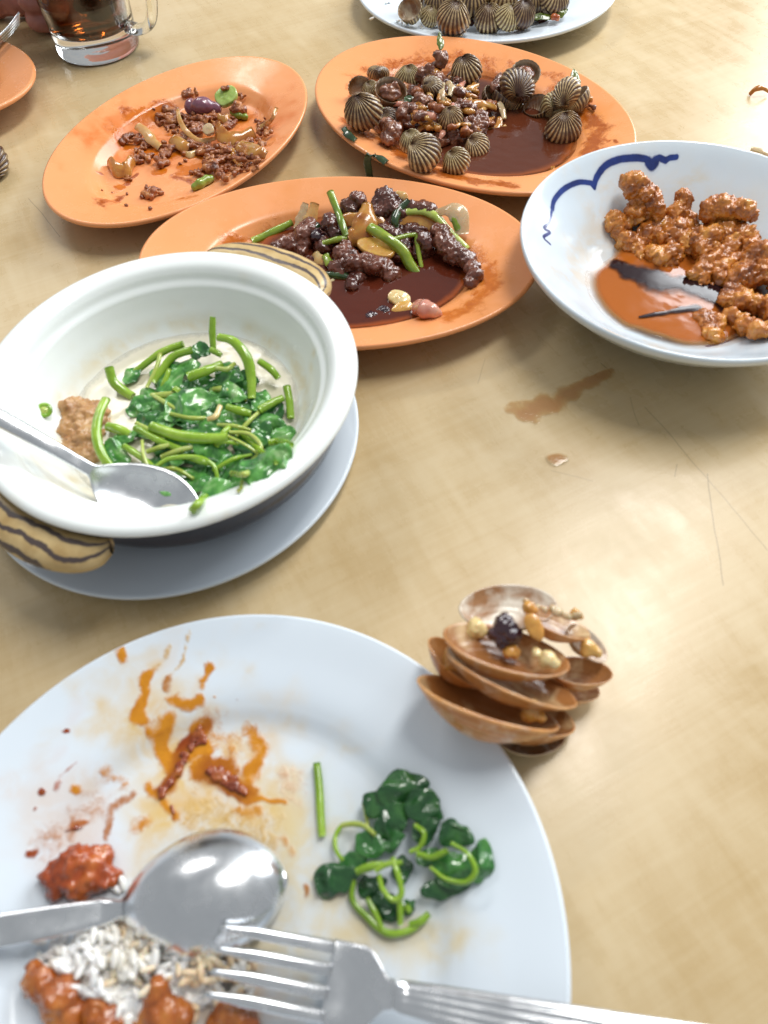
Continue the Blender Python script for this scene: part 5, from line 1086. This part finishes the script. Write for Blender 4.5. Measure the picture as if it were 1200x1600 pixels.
# ------------------------------------------------------------------ food on the near plate
def g2(*a): return [(480+x/3.75, 1190+y/3.75, *l) for x, y, *l in a]
_c = near.hit(635, 1350); gr = empty('leafy_greens', _c, 'small heap of dark wilted greens with curled stems on the dinner plate', 'vegetables')
for i, (x, y, l_, w_, an, li, m) in enumerate([(560, 150, 230, 170, 20, 8, 'leaf_dark'), (430, 235, 180, 130, 60, 9, 'leaf_dark'), (690, 270, 200, 150, -40, 6, 'leaf_dark'), (500, 330, 190, 140, 20, 9, 'leaf_dark'), (170, 690, 230, 150, 10, 4, 'leaf_dark'), (370, 480, 150, 130, 70, 8, 'leaf'), (850, 620, 200, 140, 20, 6, 'leaf'), (820, 735, 260, 90, 10, 3, 'leaf_dark'), (1010, 580, 210, 140, 70, 5, 'leaf'), (870, 420, 180, 130, -30, 6, 'leaf_dark'), (380, 735, 150, 110, 10, 2, 'leaf_dark'), (460, 855, 150, 110, -50, 3, 'leaf_dark'), (600, 850, 80, 60, 30, 3, 'leaf'), (700, 400, 150, 110, 40, 7, 'leaf_dark'), (480, 450, 160, 120, 10, 7, 'leaf'), (740, 560, 160, 80, 10, 5, 'leaf'), (280, 610, 150, 110, 30, 5, 'leaf'), (560, 620, 140, 100, 80, 3, 'leaf_dark'), (930, 680, 160, 90, 20, 3, 'leaf')]):
    leaf('leaf', near, 480+x/3.75, 1190+y/3.75, l_/3.75*1.2, w_/3.75*1.3, an, li, MT[m], gr, i+77, .17, fold=.25, face=.35)
for i, (pts, wd, pale) in enumerate([(g2((200, 375, 4), (260, 365, 6), (330, 375, 8), (400, 430, 10)), 34, 1), (g2((200, 375, 4), (165, 440, 4), (170, 520, 5), (210, 580, 6)), 30, 0), (g2((500, 560, 12), (540, 690, 12), (550, 780, 10), (500, 810, 9), (440, 740, 10), (420, 660, 11)), 40, 0), (g2((275, 690, 4), (265, 810, 3), (350, 910, 3), (470, 1005, 3), (610, 985, 3), (705, 905, 3)), 44, 0), (g2((535, 790, 9), (545, 870, 7), (545, 955, 5)), 40, 0),
  (g2((845, 480, 10), (940, 540, 11), (985, 640, 10), (930, 705, 9), (820, 690, 9), (720, 620, 10)), 36, 0), (g2((630, 370, 12), (685, 420, 12), (660, 500, 11), (600, 530, 11)), 34, 0), (g2((290, 645, 9), (370, 615, 11), (450, 600, 11)), 50, 0), (g2((330, 240, 3), (345, 310, 4), (355, 390, 5)), 26, 1), (g2((640, 540, 12), (730, 560, 11), (820, 520, 11)), 40, 0), (g2((600, 960, 3), (660, 940, 4), (715, 890, 4)), 50, 0), (g2((350, 800, 5), (400, 890, 5), (440, 980, 4)), 36, 0), (g2((580, 840, 6), (600, 880, 5)), 40, 0), (g2((400, 640, 11), (470, 600, 12), (560, 590, 12)), 34, 0)]):
    strip('stem', near, pts, wd/3.75, MT['stem_pale' if pale else 'stem'], None, None, thk=.8, seed=i+500, wob=.07, taper=(.9, .8), parent=gr)
strip('vegetable_stem', near, g2((55, 8, 2.5), (70, 150, 2.5), (78, 300, 2.5), (88, 440, 2.5)), 13.5, MT['stem'], 'single straight green stem lying on the dinner plate', 'stem', None, thk=.7, seed=5, wob=.05, taper=(.9, .85))
RM = 'chilli meat pieces on the dinner plate'
for i, (s, lab) in enumerate([
 ([(95, 1365, 24), (120, 1345, 26, 2), (150, 1355, 26), (130, 1375, 26), (172, 1370, 18), (90, 1385, 16)], 'glossy red chilli meat piece above the spoon handle'),
 ([(60, 1535, 28, 3), (90, 1560, 34, 3), (55, 1515, 16, 4), (110, 1590, 30, 2)], 'orange brown meat piece in front of the rice'),
 ([(150, 1575, 28, 3), (170, 1600, 28, 3)], 'red meat piece between the rice clumps'),
 ([(245, 1545, 18, 8), (250, 1580, 30, 3), (275, 1590, 30, 3), (225, 1600, 26)], 'dark red meat piece under the rice heap'),
 ([(355, 1585, 24, 3), (385, 1595, 22, 3), (340, 1605, 24)], 'reddish meat piece under the fork tines')]):
    piece('chilli_meat', near, s, MT['redmeat' if i == 0 else 'brownmeat'], lab, 'meat', RM, .0011, (.12, .6), 120, i+600, .75, 3, lumps=1, fine=.12)
CP = 'chilli paste dabs on the dinner plate'
def nb(*a): return [(x/2.4, 940+y/2.4, r/2.4, *l) for x, y, r, *l in a]
rs = random.Random(5)
def dab(pts, n, r, spread):
    P = catmull(np.array([(x, y, 0) for x, y in pts]), 10) if len(pts) > 1 else np.array([(*pts[0], 0)]*3); o_ = []
    for k in range(n):
        c = P[rs.randrange(len(P))]; o_.append((c[0]+rs.gauss(0, spread), c[1]+rs.gauss(0, spread*.8), r*rs.uniform(.6, 1.25)))
    return nb(*o_)
for i, (s, lab) in enumerate([(dab([(745, 470), (770, 520), (710, 545)], 14, 11, 8), 'short red chilli paste dab at the top of the smear'), (dab([(690, 575), (660, 640), (625, 690), (600, 712)], 26, 13, 8), 'long lumpy chilli paste streak on the dinner plate'), (dab([(790, 630), (830, 650), (870, 680), (910, 700)], 34, 14, 15), 'thick oval chilli paste dab on the dinner plate'), (dab([(645, 770), (655, 805)], 6, 9, 4), 'small chilli paste spot below the streak'), (dab([(160, 716)], 5, 9, 4), 'red chilli fleck towards the plate edge'), (dab([(330, 835), (262, 860)], 10, 8, 6), 'brown chilli flecks above the red meat')]):
    piece('chilli_paste', near, s, MT['chillipaste'], lab, 'chilli paste', CP, .0007, (.2, .8), 260, i+640, .45, 0)
# rice heap
def in_heap(n, seed, cx, cy, rx, ry, hmm, pw=1.0):
    rs = random.Random(seed); pts = []
    while len(pts) < n:
        a, q = rs.uniform(0, 6.2832), math.sqrt(rs.random()); dx, dy = math.cos(a)*q, math.sin(a)*q
        h = hmm*max(0, 1-q**2)**.8; li = (h*rs.uniform(.55, 1.0) if rs.random() < .75 else h*rs.random())
        pts.append(near.hit(cx+dx*rx, cy+dy*ry-li*1.2, .0012+li*.001))
    return pts
tag(grains('rice', near, in_heap(230, 1, 190, 1522, 135, 78, 14)+in_heap(60, 3, 345, 1540, 50, 50, 6)+in_heap(70, 13, 195, 1580, 50, 32, 9), MT['rice'], seed=4, size=.0068), 'heap of leftover white rice under the spoon on the dinner plate', 'rice', kind='stuff')
tag(grains('rice', near, in_heap(80, 2, 255, 1525, 150, 85, 14)+in_heap(26, 8, 225, 1455, 50, 14, 4), MT['rice_sauced'], seed=5, size=.0068), 'sauce stained rice grains mixed into the white rice', 'rice', kind='stuff')
piece('rice_lump', near, [(165, 1500, 36, -2), (120, 1500, 30, -2), (215, 1505, 34, -2), (255, 1530, 36, -4), (300, 1535, 30, -4), (170, 1545, 40, -2), (205, 1565, 40, -1), (345, 1545, 26, -4), (90, 1490, 16, -1)], MT['rice'], 'sticky core of the rice heap', 'rice', None, .0010, (.3, .5), 260, 700, .6, 1, fine=.25)
for i, (x, y) in enumerate([(166, 1352), (180, 1388), (192, 1380), (215, 1435), (238, 1475), (236, 1390), (60, 1470)]):
    p = near.hit(x, y, .0016); tag(grains('rice_grain', near, [p], MT['rice'], seed=30+i, size=.0066), 'loose rice grain beside the heap on the dinner plate', 'rice', 'loose rice grains on the dinner plate')

# ------------------------------------------------------------------ clam shells stacked on the table against the plate
CG = 'clam shells in the pile'
def clam(px, py, wpx, ang, z, tx, ty, mat, lab, seed, squash=1.0, up=None):
    p = at(px, py, z*.001); W = wpx/ppm(p); e = empty('clam_shell', p, lab, 'clam shell', CG)
    a = R_(ang); xd = math.cos(a)*CAMR + math.sin(a)*CAMU; yd = -math.sin(a)*CAMR + math.cos(a)*CAMU
    zd = CAMB + tx*xd + ty*yd; e.rotation_euler = frame(zd, np.cross(zd, xd)).to_euler()
    valve(e, W, MT[mat], True, 0, seed, 'clam', squash); return e
def c6(x, y): return (620+x/3.158, 880+y/3.158)
for (x, y), wd, an, z, tx, ty, m, lab, se, sq in [
 (c6(660, 850), 110, -8, 9, .1, .9, 'clam_pale', 'pale translucent clam shell at the bottom of the pile', 1, 1.2),
 (c6(450, 690), 236, -19, 36, -.10, 9.0, 'clam', 'large brown clam shell lowest in the stack, leaning on the plate rim', 2, .95),
 (c6(570, 560), 222, -26, 38, -.05, 4.2, 'clam', 'brown rimmed clam shell second in the stack', 3, .65),
 (c6(310, 490), 120, -48, 32, -.4, 2.0, 'clam', 'short dark edged clam shell at the plate end of the pile', 4, 1.1),
 (c6(545, 425), 204, -19, 46, .0, 2.3, 'clam', 'clam shell holding the black chilli and garlic', 5, .8),
 (c6(905, 530), 104, -4, 22, .1, 1.7, 'clam', 'brown stained clam shell at the outer end of the pile', 6, 1.2),
 (c6(550, 215), 150, -6, 36, -.05, 1.0, 'clam_pale', 'pale open clam shell at the back of the pile', 7, 1.0),
 (c6(790, 290), 115, -22, 40, .05, 2.2, 'clam', 'small clam shell with whitish teeth behind the garlic', 8, 1.0),
 (c6(940, 395), 84, -40, 30, .2, .9, 'clam_pale', 'thin translucent clam shell standing at the end of the pile', 9, 1.0),
 (c6(640, 740), 160, -15, 13, .05, 2.4, 'clam', 'clam shell hidden beneath the stack', 10, 1.2),
 (c6(820, 600), 120, -15, 14, .05, 1.8, 'clam', 'clam shell buried behind the stack', 11, 1.2)]:
    clam(x, y, wd, an, z, tx, ty, m, lab, se, sq)
class Flat:
    z0 = 0.
    def __init__(s, z): s.z = z
    def surf(s, x, y): return s.z + 0*np.asarray(x)
    def hit(s, px, py, up=0.0): return at(px, py, s.z+up)
def on(z): return Flat(z*.001)
piece('black_chilli_skin', on(44), [(*c6(480, 350), 14), (*c6(530, 310), 16, 2), (*c6(570, 350), 16, 1), (*c6(520, 380), 14)], MT['bean'], 'glossy black chilli lump on top of the clam pile', 'chilli', None, .0009, (.15, .6), 260, 801, .85, 1)
slab('garlic_clove', on(48), *c6(678, 315), 26, 44, 2, 25, MT['garlic_brown'], 'amber fried garlic slice beside the black chilli', 'garlic', None, .006, (-.2, -.1), 31, .08)
GG = 'garlic bits on the clams'
for i, ((x, y), r, z, m, lab) in enumerate([(a_, r_*1.25, z_+4, m_, l_) for a_, r_, z_, m_, l_ in [(c6(745, 470), 11, 41, 'garlic', 'pale yellow garlic chunk on the upper clam shell'), (c6(690, 440), 7, 41, 'garlic', 'small pale garlic crumb near the yellow chunk'), (c6(945, 415), 12, 30, 'garlic_brown', 'tan garlic chunk at the outer end of the clam pile'), (c6(660, 725), 13, 30, 'garlic_brown', 'orange garlic bit in the lowest clam shell'), (c6(385, 310), 12, 38, 'garlic', 'cream garlic bit at the back of the upper clam'), (c6(650, 215), 9, 40, 'garlic_brown', 'orange garlic crumb in the pale open clam'), (c6(270, 480), 12, 32, 'garlic_brown', 'amber garlic bit in the short clam shell'), (c6(560, 430), 10, 38, 'garlic_brown', 'soaked garlic bit under the black chilli'), (c6(880, 245), 8, 38, 'garlic_brown', 'brown crumb on the small clam shell')]]):
    piece('garlic_bit', on(z), [(x, y, r), (x+r*.7, y+r*.5, r*.75), (x-r*.3, y+r*.5, r*.7)], MT[m], lab, 'garlic', GG, .0008, (.12, .3), 170, i+820, .8, 2)
rs = random.Random(3)
for i in range(9):
    t = i/8; x, y = c6(640+t*250+rs.uniform(-9, 9), 185+t*85+rs.uniform(-14, 14)); piece('clam_frill', on(43), [(x, y, rs.uniform(4, 8.5))], MT['onion_pale'], 'whitish bead in the row across the small clam shell', 'clam meat', 'whitish beads on the clam', .0006, (.06, .2), 200, 850+i, .8, 2)

# ------------------------------------------------------------------ mug, hand and oddments
_mb = at(157, 68, .004); MX, MY = _mb[0]-.002, _mb[1]
mug = empty('glass_mug', (MX, MY, 0), 'glass mug of iced tea with a thick clear base', 'mug')
def lathe_closed(prof, nt=96, squash=1.0, wav=0.0):
    P = np.array(prof); th = np.linspace(0, 2*math.pi, nt, endpoint=False); V = np.stack([P[:, 0][:, None]*np.cos(th), P[:, 0][:, None]*np.sin(th), np.repeat(P[:, 1][:, None], nt, 1)], -1).reshape(-1, 3)
    F = gridF(len(P), nt, False, True)[:, ::-1].tolist(); F += [list(range(nt)), [(len(P)-1)*nt+i for i in range(nt)][::-1]]; return V, F
outer = [(.001, .0008), (.030, .0010), (.0365, .0006), (.0395, .0030), (.0400, .0080), (.0395, .014), (.0400, .022), (.0415, .05), (.0425, .10), (.0428, .1335), (.0420, .1350)]
inner = [(.0400, .1350), (.0390, .1330), (.0388, .10), (.0378, .05), (.0362, .026), (.0345, .0215), (.025, .0200), (.001, .0205)]
V, F = lathe_closed([tuple(p) for p in catmull(np.array([(a, 0, b) for a, b in outer]), 4)[:, [0, 2]]]+[tuple(p) for p in catmull(np.array([(a, 0, b) for a, b in inner]), 4)[:, [0, 2]]])
mk('glass_body', V, F, MT['glass'], mug)
tea = [(.001, .0206), (.0251, .0201), (.0346, .0216), (.0363, .0261), (.0379, .05), (.0389, .10), (.0390, .115), (.0388, .1152), (.001, .1150)]
V, F = lathe_closed(tea); mk('tea', V, F, MT['tea'], mug)
_a = R_(-18); hx, hy = math.cos(_a), math.sin(_a)
hp = [(.0385, .022), (.052, .021), (.066, .030), (.073, .055), (.072, .085), (.063, .104), (.050, .109), (.0405, .108)]
V, F, _, _ = ribbon(np.array([(hx*r, hy*r, z) for r, z in hp]), .016, .0095, (-hy, hx, 0), ns=18, sub=8); mk('handle', V, F, MT['glass'], mug)
V, F = melt([((.010, -.006, .044), (.017, .015, .015), I3)], .0015, 2); V = V + vnormals(V, F)*(.0008*fbm(V*150, 2, 4))[:, None]
pl = mk('dried_plum', V-np.array([0, 0, 0]), F, MT['bean'], loc=(MX, MY, 0)); tag(pl, 'dark dried plum sunk in the iced tea', 'plum')
# the hand beside the mug: a loose fist resting on its little-finger edge
def hand():
    b = at(30, 58, 0.0); bx, by = b[0], b[1]
    B = []
    def chain(pts, rad, n=5):
        P = catmull(np.array(pts), n); rr = np.interp(np.linspace(0, 1, len(P)), np.linspace(0, 1, len(rad)), rad)
        for p, r in zip(P, rr): B.append((p, (r, r, r), I3))
    # x right, y away, z up (relative to b); palm behind, fingers curl to the front
    for f, (z, r, s, ext) in enumerate([(.0105, .0098, .92, .000), (.0285, .0108, 1.0, .004), (.047, .0112, 1.05, .006), (.065, .0110, 1.0, .004)]):
        chain([(-.055, .050, z+.004), (-.025, .050+.004*f*.3, z+.003), (.012*s+ext, .044, z+.001), (.030*s+ext, .026, z), (.020*s+ext, .010, z), (-.004, .0065, z+.001), (-.012, .018, z+.001)], [.013, .0125, r*1.12, r*1.08, r, r*.97, r*.85], 7)
    chain([(-.060, .050, .018), (-.060, .050, .060)], [.019, .019], 8); chain([(-.035, .050, .016), (-.035, .050, .062)], [.016, .016], 8)
    chain([(-.062, .040, .066), (-.040, .022, .078), (-.012, .012, .080), (.012, .014, .080)], [.016, .014, .012, .0095], 8)
    chain([(-.060, .052, .040), (-.100, .075, .044), (-.17, .13, .05), (-.25, .20, .06)], [.027, .029, .033, .038], 14)
    V, F = melt(B, .0021, 4)
    V[:, 2] = np.maximum(V[:, 2], .0006); V = V + vnormals(V, F)*(.0006*fbm(V*160, 3, 8))[:, None]
    o = mk('hand', V, F, MT['skin'], loc=(bx+.028, by-.004, .0)); return tag(o, 'loosely closed hand resting on the table behind the mug', 'hand')
hand()
# scraps near the frame's edge
class TableTop:
    z0 = 0.
    def surf(s, x, y): return 0.0*np.asarray(x)
    def hit(s, px, py, up=0.): return at(px, py, up)
tt = TableTop()
cockle(-28, 247, 74, 100, tt, 'dark brown shell lying on bare table beside the plain orange plate', 'closed', .9, .2, 'shell_dark', 0, 990, .10, None, .36)
strip('onion_piece', tt, [(1171, 147, 1), (1180, 139, 6), (1192, 137, 7), (1202, 143, 3)], 9, MT['onion_amber'], 'curled orange onion scrap dropped on the bare table', 'onion', None, thk=.2, seed=33, wob=.15, curl=.2)
strip('onion_piece', tt, [(1174, 232, 2), (1190, 236, 3), (1206, 244, 2)], 9, MT['onion_pale'], 'pale onion scrap on the table behind the porcelain bowl', 'onion', None, thk=.3, seed=34, wob=.15, curl=.1)
